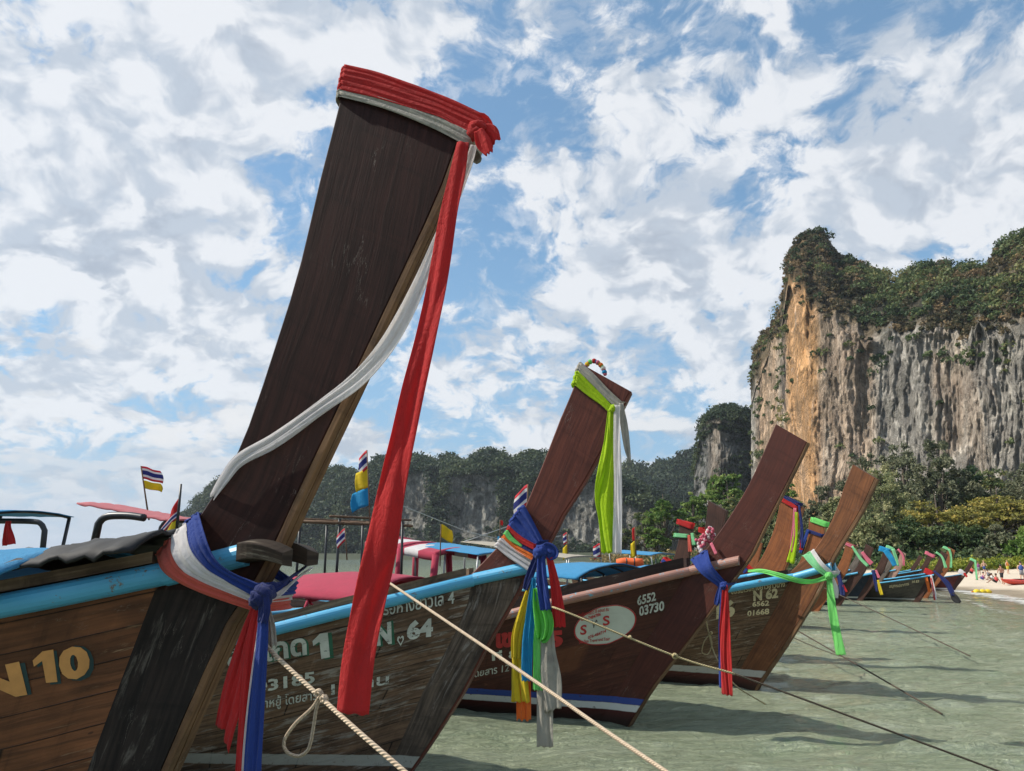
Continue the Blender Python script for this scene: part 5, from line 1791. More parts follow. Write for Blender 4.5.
# ================================================================== CLOTH
K_red = cloth('red_cloth', (0.66, 0.045, 0.045), trans=0.48)
K_coral = cloth('coral_cloth', (0.70, 0.14, 0.10), trans=0.35)
K_white = cloth('white_cloth', (0.90, 0.87, 0.86), trans=0.6, stain=0.08)
K_offw = cloth('soiled_white_cloth', (0.46, 0.43, 0.37), trans=0.25, stain=0.4)
K_blue = cloth('royal_blue_cloth', (0.030, 0.065, 0.30), trans=0.3)
K_navy = cloth('navy_cloth', (0.018, 0.028, 0.13), trans=0.15)
K_lime = cloth('lime_cloth', (0.50, 0.72, 0.02), trans=0.42)
K_green = cloth('bright_green_cloth', (0.26, 0.78, 0.22), trans=0.4)
K_satin = cloth('green_satin', (0.14, 0.62, 0.08), trans=0.2, satin=True)
K_mint = cloth('mint_cloth', (0.30, 0.72, 0.38), trans=0.4)
K_yellow = cloth('yellow_cloth', (0.78, 0.60, 0.03), trans=0.35)
K_cyan = cloth('sky_blue_cloth', (0.02, 0.30, 0.58), trans=0.3)
K_orange = cloth('orange_cloth', (0.88, 0.22, 0.04), trans=0.35)
K_pink = cloth('pink_cloth', (0.75, 0.20, 0.28), trans=0.35)


def fold_fn(j, i, nf, seed, amp):
    """pleats that run along the cloth and drift a little"""
    j = j + 0.16 * (float(vnoise(j * 3.0 + seed, i * 1.4, 8.0)) - 0.5) + 0.05 * (float(vnoise(j * 7.0, i * 4.0 + seed, 1.0)) - 0.5)
    w = float(vnoise(j * nf * 1.3 + seed * 7.3, i * 1.3 + seed, 0.5)) - 0.5
    s_ = math.sin(2 * math.pi * (j * nf + 0.35 * math.sin(i * 2.0 + seed) + seed))
    s2 = math.sin(2 * math.pi * (j * nf * 2.3 + 0.3 * math.sin(i * 3.1 + seed * 2)))
    w2 = float(vnoise(j * 2.1 + seed * 3.1, i * 2.6, 4.5)) - 0.5
    return amp * (0.45 * s_ + 0.22 * s2 + 1.7 * w + 0.9 * w2)


def drape(name, pts, mat, parent=None, b=None, off=0.05, nf=2.5, amp=None, seed=1.0, nl=70, nw=26, ragged=0.004, twist=0.0, thick=0.0025, endcut=0.0):
    """strip of cloth. pts = (px, py, width px[, off or Y]); on a boat the 4th value is the distance in front of its prow plane, else the depth Y"""
    C = catmull([(p[0], p[1], p[2], p[3] if len(p) > 3 else (off if b else 0)) for p in pts], nl)
    W = []
    for (x, y, w, q) in C:
        W.append((b.world(b.near(x, y, q)) if b else at(x, y, q)))
    mb = MB(); rows = []; uvs = []; L = 0
    for i in range(nl):
        P = W[i]
        t = (W[min(i + 1, nl - 1)] - W[max(i - 1, 0)]).normalized()
        view = (P - CAMP).normalized()
        dist = (P - CAMP).dot(Vector((0, CP, SP)))
        nrm = (b.n if b else Vector((0.12, 0.99, 0))).copy()
        nrm = (nrm - t * nrm.dot(t)).normalized()
        wd = t.cross(nrm).normalized()
        if wd.dot(Vector((1, 0, 0))) < 0 and abs(t.z) > 0.5: wd = -wd
        half = C[i][2] * dist / FPX / 2
        am = (amp if amp is not None else half * 0.32) * min(1.0, 0.5 + i / nl)
        if i: L += (W[i] - W[i - 1]).length
        row = []; uv = []
        for j in range(nw):
            k = j / (nw - 1)
            q = (2 * k - 1)
            dpt = fold_fn(k, L * 2.2, nf, seed, am)
            # the strip narrows where it folds: pull fold flanks sideways a bit
            p = P + wd * (half * q + 0.25 * fold_fn(k + 0.25, L * 2.2, nf, seed, am)) + nrm * dpt
            if i == nl - 1: p = p + t * (ragged * math.sin(k * 17 + seed) + endcut * q)
            row.append(p); uv.append((L, half * q))
        rows.append(row); uvs.append(uv)
    mb.grid(rows, uvs)
    if parent is not None:
        inv = Matrix.Translation(parent.location).inverted()
        mb.v = [inv @ v for v in mb.v]
    return mb.build(name, mat, parent, smooth=True, solid=thick)


def wrap(name, b, ctrl, mat, parent, off=0.012, nf=3.0, amp=0.006, seed=1.0, nl=26, nw=20, far=True, pad=0.0):
    """band of cloth going right round the prow: ctrl = [((upper px), (lower px), off)] from the aft edge to the front edge"""
    Cc = catmull([(c[0][0], c[0][1], c[1][0], c[1][1], c[2] if len(c) > 2 else off) for c in ctrl], nl)
    near = []
    for (ux, uy, lx, ly, o_) in Cc:
        near.append((b.near(ux, uy, o_), b.near(lx, ly, o_)))
    loop = [(u, l, Vector((0, -1, 0))) for u, l in near]
    if far:
        e = near[-1]; s_ = near[0]
        hy = abs(e[0].y)
        dx = (e[0] - near[-2][0]).normalized()
        for a in (30, 60, 90, 120, 150):
            r = R(a)
            f = Vector((math.sin(r) * (off + 0.012), 0, 0))
            loop.append((Vector((e[0].x, -hy * math.cos(r), e[0].z)) + f, Vector((e[1].x, -hy * math.cos(r), e[1].z)) + f, Vector((math.sin(r), -math.cos(r), 0))))
        for u, l in near[::-1]:
            loop.append((Vector((u.x, -u.y, u.z)), Vector((l.x, -l.y, l.z)), Vector((0, 1, 0))))
        hy = abs(s_[0].y)
        for a in (30, 60, 90, 120, 150):
            r = R(a)
            f = Vector((-math.sin(r) * (off + 0.012), 0, 0))
            loop.append((Vector((s_[0].x, hy * math.cos(r), s_[0].z)) + f, Vector((s_[1].x, hy * math.cos(r), s_[1].z)) + f, Vector((-math.sin(r), math.cos(r), 0))))
        loop.append(loop[0])
    mb = MB(); rows = []; uvs = []; L = 0
    for i, (u, l, nr) in enumerate(loop):
        if i: L += (u - loop[i - 1][0]).length
        row = []; uv = []
        for j in range(nw):
            k = j / (nw - 1)
            row.append(b.world(u.lerp(l, k) + nr * (fold_fn(k, L * 3, nf, seed, amp) + amp)) - (parent.location if parent else Vector((0, 0, 0))))
            uv.append((L, k * (u - l).length))
        rows.append(row); uvs.append(uv)
    mb.grid(rows, uvs)
    return mb.build(name, mat, parent, smooth=True, solid=0.002)


def knot(b, px, py, size_px, mat, parent, off=0.06, seed=1, name='knot', Yabs=None):
    g = random.Random(seed)
    c = b.world(b.near(px, py, off)) if b else at(px, py, Yabs)
    r = size_px * (c - CAMP).length / FPX / 2
    mb = MB()
    for k in range(4):
        ax = Vector((g.gauss(0, 1), g.gauss(0, 1), g.gauss(0, 1))).normalized()
        u = ax.orthogonal().normalized(); v = ax.cross(u)
        ph = g.uniform(0, 6)
        pts = [c - parent.location + (u * math.cos(a + ph) * r * 0.62 + v * math.sin(a + ph) * r * 0.5) + ax * r * 0.15 * math.sin(2 * a) for a in np.linspace(0, 2 * math.pi, 15)[:-1]]
        mb.tube(pts, [r * (0.36 + 0.10 * math.sin(a * 3 + k)) for a in range(14)], 9, closed=True)
    o = mb.build(name, mat, parent, smooth=True)
    return o


def sash_root(b, px, py, name, label, cat, group, off=0.05, Yabs=None):
    loc = b.world(b.near(px, py, off)) if b else at(px, py, Yabs)
    r = empty(name, loc)
    tag(r, label, cat, group)
    return r


GR = 'offering cloths tied to the prows'
# --- N10 prow head: red and white wrap, long tails
r = sash_root(B1, 480, 128, 'prow_ribbon', 'long red and white cloth tied round the head of the nearest prow', 'ribbon', GR)
wrap('red_wrap', B1, [((345, 65), (340, 90), .012), ((372, 71), (370, 97)), ((400, 80), (405, 107)), ((430, 91), (440, 118)), ((455, 101), (462, 130)), ((480, 113), (480, 136))], K_red, r, nf=4.5, amp=0.0035, seed=2, nl=60, nw=34)
wrap('white_wrap', B1, [((341, 87), (339.5, 97), .010), ((370, 92), (368, 104)), ((405, 103), (400, 115)), ((440, 117), (436, 130)), ((470, 132), (468, 147))], K_offw, r, nf=2.0, amp=0.004, seed=3)
knot(B1, 478, 131, 22, K_red, r, 0.05, 4)
drape('bow_end', [(480, 128, 10), (487, 133, 22), (493, 143, 17)], K_red, r, B1, 0.06, nf=1.5, seed=5, nl=20)
drape('bow_end', [(478, 130, 9), (483, 142, 16), (489, 153, 9)], K_red, r, B1, 0.085, nf=1.2, seed=6, nl=20)
drape('red_tail', [(463, 142, 12, .05), (457, 175, 17, .06), (449, 211, 18, .07), (440, 260, 20, .09), (427, 325, 23, .12), (411, 400, 25, .15), (392, 480, 28, .18), (381, 540, 31, .20), (369, 600, 33, .21), (358, 660, 34, .22), (352, 714, 33, .22)],
      K_red, r, B1, nf=0.8, amp=0.013, seed=7.3, nl=120, nw=36, ragged=0.002)
drape('white_tail', [(474, 145, 7, .02), (468, 165, 9, .02), (453, 205, 9, .03), (436, 245, 12, .05), (419, 285, 15, .06), (402, 320, 17, .06), (382, 352, 18, .05), (356, 381, 18, .035), (320, 408, 15, .022), (275, 440, 16, .020), (240, 459, 14, .020), (224, 478, 12, .018), (212, 497, 8, .0)],
      K_white, r, B1, nf=1.8, amp=0.0045, seed=9.1, nl=110, nw=30)

# --- N10 gunwale wrap in red, white and blue
r = sash_root(B1, 262, 597, 'tricolour_sash', 'red, white and blue sash knotted round the stem of the nearest boat', 'sash', GR)
wrap('blue_band', B1, [((199.7, 512), (187, 523), .035), ((205, 534), (191, 547), .10), ((214, 556), (203, 565), .11), ((229, 570), (218, 576), .10), ((258, 583), (256, 597), .07)], K_blue, r, nf=2.4, amp=0.007, seed=1.2)
wrap('white_band', B1, [((187.5, 523), (172, 538), .035), ((191, 547), (174, 553), .10), ((203, 565), (183, 569), .11), ((220, 577), (200, 580), .10), ((257, 591), (256, 603), .06)], K_white, r, nf=2.2, amp=0.006, seed=2.2)
wrap('red_band', B1, [((172, 538), (158, 555), .035), ((174, 553), (162, 569), .10), ((184, 569), (175, 580), .11), ((210, 583), (205, 594), .09), ((257, 600), (257, 612), .05)], K_coral, r, nf=2.0, amp=0.006, seed=3.2)
drape('navy_band', [(264, 592, 14, .06), (280, 584, 11, .02), (296, 574, 8, -.10), (308, 565, 6, -.2)], K_navy, r, B1, nf=1.5, seed=4, nl=24)
drape('pale_band', [(266, 600, 8, .05), (283, 590, 8, .01), (300, 576, 7, -.12), (312, 568, 4, -.22)], K_white, r, B1, nf=1.5, seed=5, nl=24)
knot(B1, 262, 596, 26, K_navy, r, 0.085, 11)
drape('navy_tail_top', [(262, 596, 14), (264, 608, 13), (262, 622, 12)], K_navy, r, B1, 0.11, nf=1.5, seed=6, nl=20)
drape('red_tail', [(257, 606, 10, .07), (249, 630, 15, .07), (240, 665, 22, .07), (232, 700, 26, .07), (224, 731, 24, .07)], K_red, r, B1, nf=1.6, amp=0.012, seed=8.4, ragged=0.006, endcut=0.05)
drape('red_tail', [(258, 608, 9, .085), (251, 640, 12, .085), (246, 700, 14, .085), (241, 780, 14, .085), (236, 850, 13, .085)], K_red, r, B1, nf=1.5, amp=0.008, seed=9.4)
drape('blue_tail', [(263, 606, 11, .10), (262, 640, 13, .10), (257, 700, 16, .10), (252, 771, 18, .10), (248, 860, 18, .10)], K_blue, r, B1, nf=1.5, amp=0.008, seed=10.4)
drape('white_tail', [(260, 620, 4, .092), (253, 690, 9, .092), (247, 771, 12, .092), (243, 850, 12, .092)], K_white, r, B1, nf=1.2, amp=0.006, seed=11.4)
drape('white_tail', [(266, 604, 5, .04), (270, 625, 10, .04), (272, 646, 11, .04)], K_offw, r, B1, nf=1.4, seed=12, nl=24)

# --- second prow head: lime and white
r = sash_root(B2, 612, 408, 'prow_ribbon', 'lime green and white cloth hanging from the head of the second prow', 'ribbon', GR)
wrap('white_wrap', B2, [((581, 362), (578, 371), .012), ((595, 375), (591, 384)), ((609, 390), (605, 398)), ((622, 402), (618, 410))], K_offw, r, nf=2.2, amp=0.007, seed=2.5, off=0.012)
wrap('lime_wrap', B2, [((578, 371), (574.5, 385), .014), ((590, 383), (588, 396)), ((603, 396), (602, 406)), ((616, 410), (614, 418))], K_lime, r, nf=2.4, amp=0.008, seed=3.5, off=0.014)
knot(B2, 613, 409, 10, K_lime, r, 0.05, 5)
drape('lime_tail', [(611, 410, 6, .06), (609, 440, 10, .06), (606, 470, 15, .06), (604, 495, 19, .06), (606, 520, 16, .06), (608, 553, 14, .06)], K_lime, r, B2, nf=1.6, amp=0.02, seed=4.5)
drape('white_tail', [(617, 405, 6, .07), (617, 440, 7, .07), (618, 490, 8, .07), (617, 554, 9, .07)], K_white, r, B2, nf=1.3, amp=0.012, seed=5.5)
drape('white_tail', [(621, 403, 4, .04), (624, 425, 7, .04), (627, 447, 6, .04), (630, 462, 2, .04)], K_offw, r, B2, nf=1.0, amp=0.01, seed=6.5, nl=30)
# --- garland of coloured flowers on the same prow
r = sash_root(B2, 596, 364, 'flower_garland', 'small arched garland of coloured beads on top of the second prow', 'garland', None, -0.04)
gc = [K_pink, K_red, K_green, K_yellow, K_cyan, K_white, K_orange]
pp = catmull([(586, 366), (589, 362.5), (594, 361), (599, 363.5), (603, 368), (605, 374)], 15)
for i, (x, y) in enumerate(pp):
    mb = MB(); c = B2.world(B2.near(x, y, -0.045)) - r.location
    mb.ball(c, 0.015 + 0.004 * (i % 2), 8, 6); mb.build('bead', gc[(i * 3) % 7], r, smooth=True)

# --- second prow wrap, many colours
r = sash_root(B2, 541, 553, 'multicolour_sash', 'thick multicoloured sash with long tails tied round the second prow', 'sash', GR)
wrap('blue_band', B2, [((524.5, 505), (509, 526), .03), ((532, 518), (520, 535), .035), ((543, 540), (534, 546), .05)], K_blue, r, nf=3, amp=0.012, seed=1.7)
wrap('red_band', B2, [((510, 525), (508, 530), .04), ((521, 536), (518, 541), .045), ((535, 544), (534, 550), .06)], K_red, r, nf=1, amp=0.006, seed=2.7)
wrap('navy_band', B2, [((508, 529), (506, 533), .035), ((519, 540), (517, 545), .04), ((535, 549), (534, 554), .055)], K_navy, r, nf=1, amp=0.006, seed=3.7)
wrap('green_band', B2, [((508, 530), (504.5, 534), .045), ((513, 537), (509, 540), .045), ((522, 545), (521, 547), .045)], K_green, r, nf=1, amp=0.004, seed=4.7)
wrap('orange_band', B2, [((506, 534), (503, 538), .04), ((517, 545), (515, 550), .045), ((534, 555), (533, 561), .06)], K_orange, r, nf=1.4, amp=0.006, seed=5.7)
wrap('white_band', B2, [((503, 538), (496, 547), .035), ((515, 549), (508, 557), .04), ((533, 560), (530, 572), .055)], K_white, r, nf=2.6, amp=0.010, seed=6.7)
knot(B2, 541, 552, 17, K_blue, r, 0.11, 21)
drape('bow_loop', [(541, 551, 5, .12), (547, 548, 11, .13), (553, 553, 12, .13), (548, 558, 6, .12)], K_blue, r, B2, nf=1.5, seed=2, nl=26)
drape('navy_tail', [(537, 556, 6, .11), (530, 575, 8, .11), (525, 590, 5, .11)], K_navy, r, B2, nf=1.4, seed=3, nl=30)
drape('blue_tail', [(541, 556, 8, .14), (542, 580, 11, .14), (546, 610, 11, .14)], K_blue, r, B2, nf=1.6, amp=0.015, seed=4, nl=40)
drape('red_tail', [(549, 556, 6, .12), (554, 580, 9, .12), (558, 605, 12, .12), (560, 627, 12, .12)], K_red, r, B2, nf=1.5, amp=0.014, seed=5)
drape('yellow_tail', [(532, 582, 5, .08), (525, 610, 9, .08), (519, 650, 13, .08), (521, 702, 20, .08)], K_yellow, r, B2, nf=2.2, amp=0.018, seed=6)
drape('yellow_tail', [(531, 582, 5, .10), (523, 612, 9, .10), (517, 636, 10, .10), (515, 658, 8, .10)], K_yellow, r, B2, nf=1.8, amp=0.014, seed=7)
drape('orange_tail', [(525, 650, 8, .065), (524, 690, 14, .065), (524, 720, 15, .065)], K_orange, r, B2, nf=2.2, amp=0.014, seed=8, ragged=0.008)
drape('sky_blue_tail', [(534, 578, 4, .12), (531, 610, 9, .12), (527, 650, 11, .12), (527, 681, 9, .12)], K_cyan, r, B2, nf=1.8, amp=0.012, seed=9)
drape('green_bundle', [(536, 588, 6, .13), (540, 605, 15, .13), (544, 622, 20, .13), (543, 636, 15, .13), (540, 640, 7, .13)], K_satin, r, B2, nf=1.8, amp=0.03, seed=10)
drape('green_tail', [(537, 620, 9, .10), (537, 650, 7, .10), (538, 690, 10, .10)], K_green, r, B2, nf=1.5, amp=0.012, seed=11)
drape('soiled_white_tail', [(547, 612, 12, .105), (548, 650, 15, .105), (551, 680, 21, .105), (553, 710, 17, .105)], K_offw, r, B2, nf=1.4, amp=0.015, seed=12, endcut=-0.02)
drape('soiled_white_tail', [(546, 640, 13, .09), (545, 690, 16, .09), (545, 747, 17, .09)], K_offw, r, B2, nf=1.5, amp=0.012, seed=13)

# --- third prow
r = sash_root(B3, 724, 586, 'blue_and_red_sash', 'blue sash with a red tail knotted at the stem of the dark red boat', 'sash', GR)
wrap('blue_band', B3, [((708, 550), (691, 560), .04), ((713, 566), (701, 573), .12), ((727, 583), (720, 588), .07)], K_blue, r, nf=1.6, amp=0.012, seed=1.9)
drape('pink_band', [(711, 543, 3, .03), (716, 554, 3, .06)], K_pink, r, B3, nf=1, seed=2, nl=12)
knot(B3, 724, 586, 9, K_blue, r, 0.10, 31)
drape('blue_tail', [(723, 587, 5, .10), (722, 620, 6, .10), (722, 660, 7, .10), (722, 688, 6, .10)], K_blue, r, B3, nf=1.2, amp=0.01, seed=4)
drape('blue_tail', [(721, 585, 4, .09), (718, 598, 6, .09), (716, 605, 4, .09)], K_blue, r, B3, nf=1.2, amp=0.01, seed=4.4, nl=20)
drape('red_tail', [(725, 585, 5, .12), (725, 615, 9, .12), (726, 655, 12, .12), (727, 695, 11, .12)], K_red, r, B3, nf=1.6, amp=0.016, seed=5)
r = sash_root(B3, 707, 535, 'flower_garland', 'pink flower garland resting against the third prow', 'garland', None, -0.1)
g = random.Random(4)
for i, (x, y) in enumerate(catmull([(712, 531), (707, 535), (703, 541), (700, 548)], 16)):
    mb = MB(); c = B3.world(B3.near(x + g.uniform(-2.5, 2.5), y + g.uniform(-2, 2), 0.03 - 0.1)) - r.location
    for k in range(5):
        mb.ball(c + Vector((g.gauss(0, 1), g.gauss(0, 1), g.gauss(0, 1))) * 0.018, 0.016, 6, 5)
    mb.build('blossom', K_pink if i % 3 else K_white, r, smooth=True)

# --- fourth prow
r = sash_root(B4, 829, 575, 'green_sash', 'bright green sash with a long tail tied round the fourth stem', 'sash', GR)
wrap('green_band', B4, [((812, 551), (803, 556), .04), ((820, 564), (814, 568), .10), ((831, 574), (827, 578), .06)], K_mint, r, nf=1.6, amp=0.012, seed=2.9)
wrap('white_band', B4, [((814, 549), (811, 552), .05), ((823, 562), (820, 565), .11), ((832, 571), (830, 575), .07)], K_white, r, nf=1, amp=0.008, seed=3.9)
knot(B4, 829, 576, 8, K_green, r, 0.09, 41)
drape('green_tail', [(829, 577, 5, .10), (832, 605, 8, .10), (836, 630, 9, .10), (841, 655, 10, .10)], K_green, r, B4, nf=0.8, amp=0.012, seed=4)
drape('green_swag', [(828, 577, 5, .10), (815, 581, 4, .18), (800, 581, 5, .35), (778, 575, 5, .45), (762, 571, 4, .40), (748, 571, 3, .3)], K_green, r, B4, nf=1.2, amp=0.01, seed=5)
drape('white_tail', [(831, 576, 4, .06), (835, 588, 6, .06), (836, 598, 4, .06)], K_white, r, B4, nf=1.2, amp=0.01, seed=6, nl=20)

# --- small sashes of the boats farther along
def small(b, px, py, label, bits, group=GR, name='prow_ribbon', cat='ribbon'):
    r_ = sash_root(b, px, py, name, label, cat, group, 0.03)
    for bit in bits:
        kind, pts, mat = bit[:3]
        if kind == 'w':
            wrap('band', b, pts, mat, r_, nf=1.5, amp=0.01 * b.sc, seed=px, nl=8, nw=6, off=0.02)
        else:
            drape('tail', pts, mat, r_, b, 0.05, nf=1.3, seed=px + len(pts), nl=18, nw=8, thick=0.004)


small(P7, 797, 505, 'red and navy cap cloth with pink and green tails on the orange brown prow',
      [('w', [((782, 496), (781, 501)), ((797, 504), (796, 510))], K_red), ('w', [((782, 494.5), (782, 497)), ((798, 503), (797, 506))], K_navy),
       ('d', [(795, 508, 3), (794, 530, 4), (791, 552, 3)], K_pink), ('d', [(796, 512, 3), (795, 540, 5), (790, 563, 8)], K_lime), ('d', [(799, 505, 2), (802, 530, 3), (801, 548, 4)], K_navy), ('d', [(801, 540, 3), (801, 550, 4)], K_red)])
small(P7, 745, 569, 'red and blue band low on the orange brown prow', [('w', [((743, 563), (740, 570)), ((752, 571), (750, 577))], K_red), ('d', [(741, 565, 5), (746, 572, 6)], K_blue)], name='prow_band')
small(P9, 820, 522, 'light green and navy wrap on the prow left of the fourth one', [('w', [((812, 517), (811, 522)), ((826, 522), (825, 527))], K_green), ('w', [((808, 529), (807, 532)), ((822, 534), (821, 537))], K_navy), ('d', [(808, 530, 3), (803, 545, 3), (800, 553, 3)], K_blue)])
small(P6, 686, 524, 'red cap and pale green tie on the short dark prow', [('w', [((678, 519), (677, 524)), ((692, 523), (690, 529))], K_red), ('w', [((675, 533), (674, 537)), ((687, 534), (686, 538))], K_mint), ('d', [(692, 533, 3), (694, 545, 4)], K_mint), ('d', [(689, 535, 3), (690, 552, 4)], K_coral)])
small(P6, 666, 562, 'red and blue band at the foot of the short dark prow', [('w', [((664, 557), (661, 563)), ((672, 562), (670, 568))], K_red), ('d', [(662, 560, 4), (668, 566, 5)], K_blue)], name='prow_band')
small(P5, 701, 530, 'red scrap of cloth tied behind the dark brown prow', [('w', [((700, 527), (699, 532)), ((706, 530), (705, 535))], K_red)])
small(P10, 850, 543, 'white and pink band on the head of the reddish prow', [('w', [((842, 540.5), (841, 543)), ((853, 545), (852, 548))], K_pink), ('d', [(852, 546, 2), (860, 558, 3), (868, 566, 3)], K_mint), ('d', [(835, 568, 4), (838, 574, 4)], K_white)])
small(P10, 838, 575, 'navy and white tails hanging at the stem of the reddish boat', [('d', [(838, 572, 4), (841, 585, 5), (843, 596, 5)], K_navy), ('d', [(843, 585, 2), (847, 592, 2)], K_red)], name='prow_band')
small(F1, 866, 556, 'pink tail hanging from the dark prow over the navy boat', [('d', [(862, 552, 3), (868, 560, 4), (872, 564, 4)], K_pink)])
small(F2, 884, 549, 'sky blue cloth thrown over the prow head of the navy boat', [('w', [((880, 546), (879, 551)), ((889, 549), (888, 553))], K_cyan), ('d', [(885, 550, 5), (891, 558, 6), (895, 566, 4)], K_cyan)])
small(F2, 873, 573, 'yellow, navy and pink tails at the stem of the navy boat', [('d', [(873, 570, 3), (875, 580, 3), (877, 592, 2)], K_navy), ('d', [(878, 580, 2), (880, 588, 3), (882, 595, 3)], K_yellow), ('d', [(876, 570, 2), (879, 578, 3)], K_pink)], name='prow_band')
small(F3, 890, 548, 'light green sash falling from the grey prow', [('w', [((887, 545), (886, 548)), ((893, 548), (892, 551))], K_mint), ('d', [(893, 549, 3), (896, 558, 3), (898, 566, 2)], K_mint)])
small(F4, 900, 551, 'pinkish tail on the thin pale prow', [('d', [(898, 549, 2), (903, 556, 2), (904, 566, 2)], K_pink)])
small(F5, 938, 554, 'light green sash on the prow with the red stem band', [('d', [(936, 552, 2), (942, 557, 2), (946, 568, 3)], K_mint)])
small(F5, 930, 574, 'red, orange and white tails at the stem of the grey brown boat', [('w', [((926, 568), (924, 573)), ((933, 572), (931, 577))], K_red), ('d', [(931, 575, 2), (934, 590, 3), (936, 600, 2)], K_white), ('d', [(926, 577, 3), (928, 585, 3), (929, 592, 2)], K_orange), ('d', [(931, 578, 2), (934, 595, 2), (935, 600, 2)], K_red)], name='prow_band')
small(F6, 930, 552, 'pink wrap on the wide brown prow', [('w', [((926, 551), (925, 554)), ((934, 555), (933, 558))], K_pink)])
small(F7, 948, 548, 'pale green sash hanging straight from the red brown prow', [('w', [((944, 546), (943, 548)), ((950, 549), (949, 551))], K_mint), ('d', [(949, 549, 2), (951, 556, 2), (951, 568, 2)], K_mint)])
small(F8, 974, 560, 'pale green sash hanging from the last prow over the sand', [('w', [((971, 558), (970, 560)), ((975, 560), (974, 562))], K_mint), ('d', [(975, 560, 2), (976, 570, 2), (977, 580, 2)], K_mint)])
small(F8, 963, 573, 'white and red band at the stem of the last boat', [('w', [((960, 569), (958, 573)), ((965, 572), (963, 576))], K_white), ('d', [(964, 573, 2), (967, 577, 2)], K_red)], name='prow_band')
# navy bundle trailing from the far prow into the shallows
r = sash_root(F5, 936, 573, 'navy_cloth_bundle', 'long navy and black cloth trailing from the far prow down to the water', 'cloth', None, 0.05)
drape('navy_cloth', [(934, 571, 2, .1), (941, 577, 3, .1), (947, 583, 5, .1), (951, 590, 5, .1), (953, 596, 4, .1)], K_navy, r, F5, nf=1.6, seed=3, nl=24, nw=10)
drape('black_cloth', [(952, 593, 4, .1), (955, 598, 7, .1), (960, 603, 4, .1)], C_black, r, F5, nf=1.3, seed=4, nl=14, nw=8)
# red rag under the far left canopy
o = drape('red_rag', [(9, 521, 5, 12.4), (8, 530, 8, 12.4), (9, 545, 10, 12.4)], K_red, None, nf=1.8, amp=0.04, seed=3, nl=24, nw=14)
tag(o, 'red rag hanging under the light blue canopy at the picture edge', 'rag')
# scarves and pennant near the pink canopy: see flags

# thwarts across the open boats
for b_, ds_ in ((B3, (2.6, 3.5, 4.4, 5.3)), (B4, (2.6, 3.6, 4.6)), (B2, (3.0, 4.0, 5.0)), (P5, (2.5, 3.5, 4.5)), (P7, (2.5, 3.5, 4.5))):
    for d_ in ds_:
        w_ = b_.t / 2 + b_.breadth(d_) - 0.06; z_ = b_.sheer(d_) - 0.14
        mb = MB(); mb.box((b_.xg - d_ - 0.12, -w_, z_), (b_.xg - d_ + 0.12, w_, z_ + 0.03)); mb.build('bench', M_cap, b_.root, bevel=0.004)

# ================================================================== ROPES
def rope_mat(name, a, b_, k=60):
    m, n, bs = new_mat(name)
    tc = n.new('ShaderNodeTexCoord'); u, v, _ = n.sep(tc.outputs['UV'])
    ph = n.math('FRACT', n.math('ADD', n.math('MULTIPLY', u, k), n.math('MULTIPLY', v, 3.0)))
    tri = n.math('ABSOLUTE', n.math('SUBTRACT', ph, 0.5))
    f = n.noise(tc.outputs['Object'], 60, 4, 0.6)
    c = n.mix(n.ramp(f, 0.3, 0.7), (*a, 1), (*b_, 1))
    c = n.mix(n.ramp(tri, 0.32, 0.5, 0.0, 0.65), c, (*[q * 0.25 for q in a], 1))
    n.set(bs.inputs['Base Color'], c); bs.inputs['Roughness'].default_value = 0.9
    n.set(bs.inputs['Normal'], n.bump(n.math('SUBTRACT', 0.5, tri), 0.9, 0.006))
    return m


M_rope = rope_mat('twisted_rope', (0.50, 0.38, 0.26), (0.60, 0.48, 0.35), 75)
M_rope_y = rope_mat('yellowish_rope', (0.45, 0.36, 0.18), (0.55, 0.45, 0.25), 70)
M_rope_d = rope_mat('wet_dark_rope', (0.06, 0.045, 0.03), (0.10, 0.075, 0.05), 70)


def rope(label, pts, r_, mat, n=60, extra=None, sag=0.0):
    """pts = (px, py, Y) along the rope"""
    W = [at(*p) for p in pts]
    C = catmull([tuple(w) for w in W], n)
    C = [Vector(c) for c in C]
    for i, c in enumerate(C): c.z -= sag * math.sin(math.pi * i / (n - 1))
    root = empty('mooring_rope', C[0])
    tag(root, label, 'rope', 'ropes mooring the boats')
    mb = MB(); mb.tube([c - C[0] for c in C], r_, 8)
    mb.build('rope_line', mat, root, smooth=True)
    for kind, P3 in (extra or []):
        mb = MB()
        if kind == 'loop':
            mb.tube([Vector(q) - C[0] for q in catmull([tuple(at(*p)) for p in P3], 40)], r_ * 0.75, 7)
            mb.build('rope_loop', mat, root, smooth=True)
        else:
            c = at(*P3[:3]); s_ = P3[3]
            g = random.Random(int(P3[0]))
            for k in range(3):
                ax = Vector((g.gauss(0, 1), g.gauss(0, 1), g.gauss(0, 1))).normalized(); u = ax.orthogonal().normalized(); v = ax.cross(u)
                mb.tube([c - C[0] + (u * math.cos(a) + v * math.sin(a)) * s_ for a in np.linspace(0, 6.283, 13)[:-1]], r_ * 0.8, 7, closed=True)
            mb.build('rope_knot', mat, root, smooth=True)
    return root


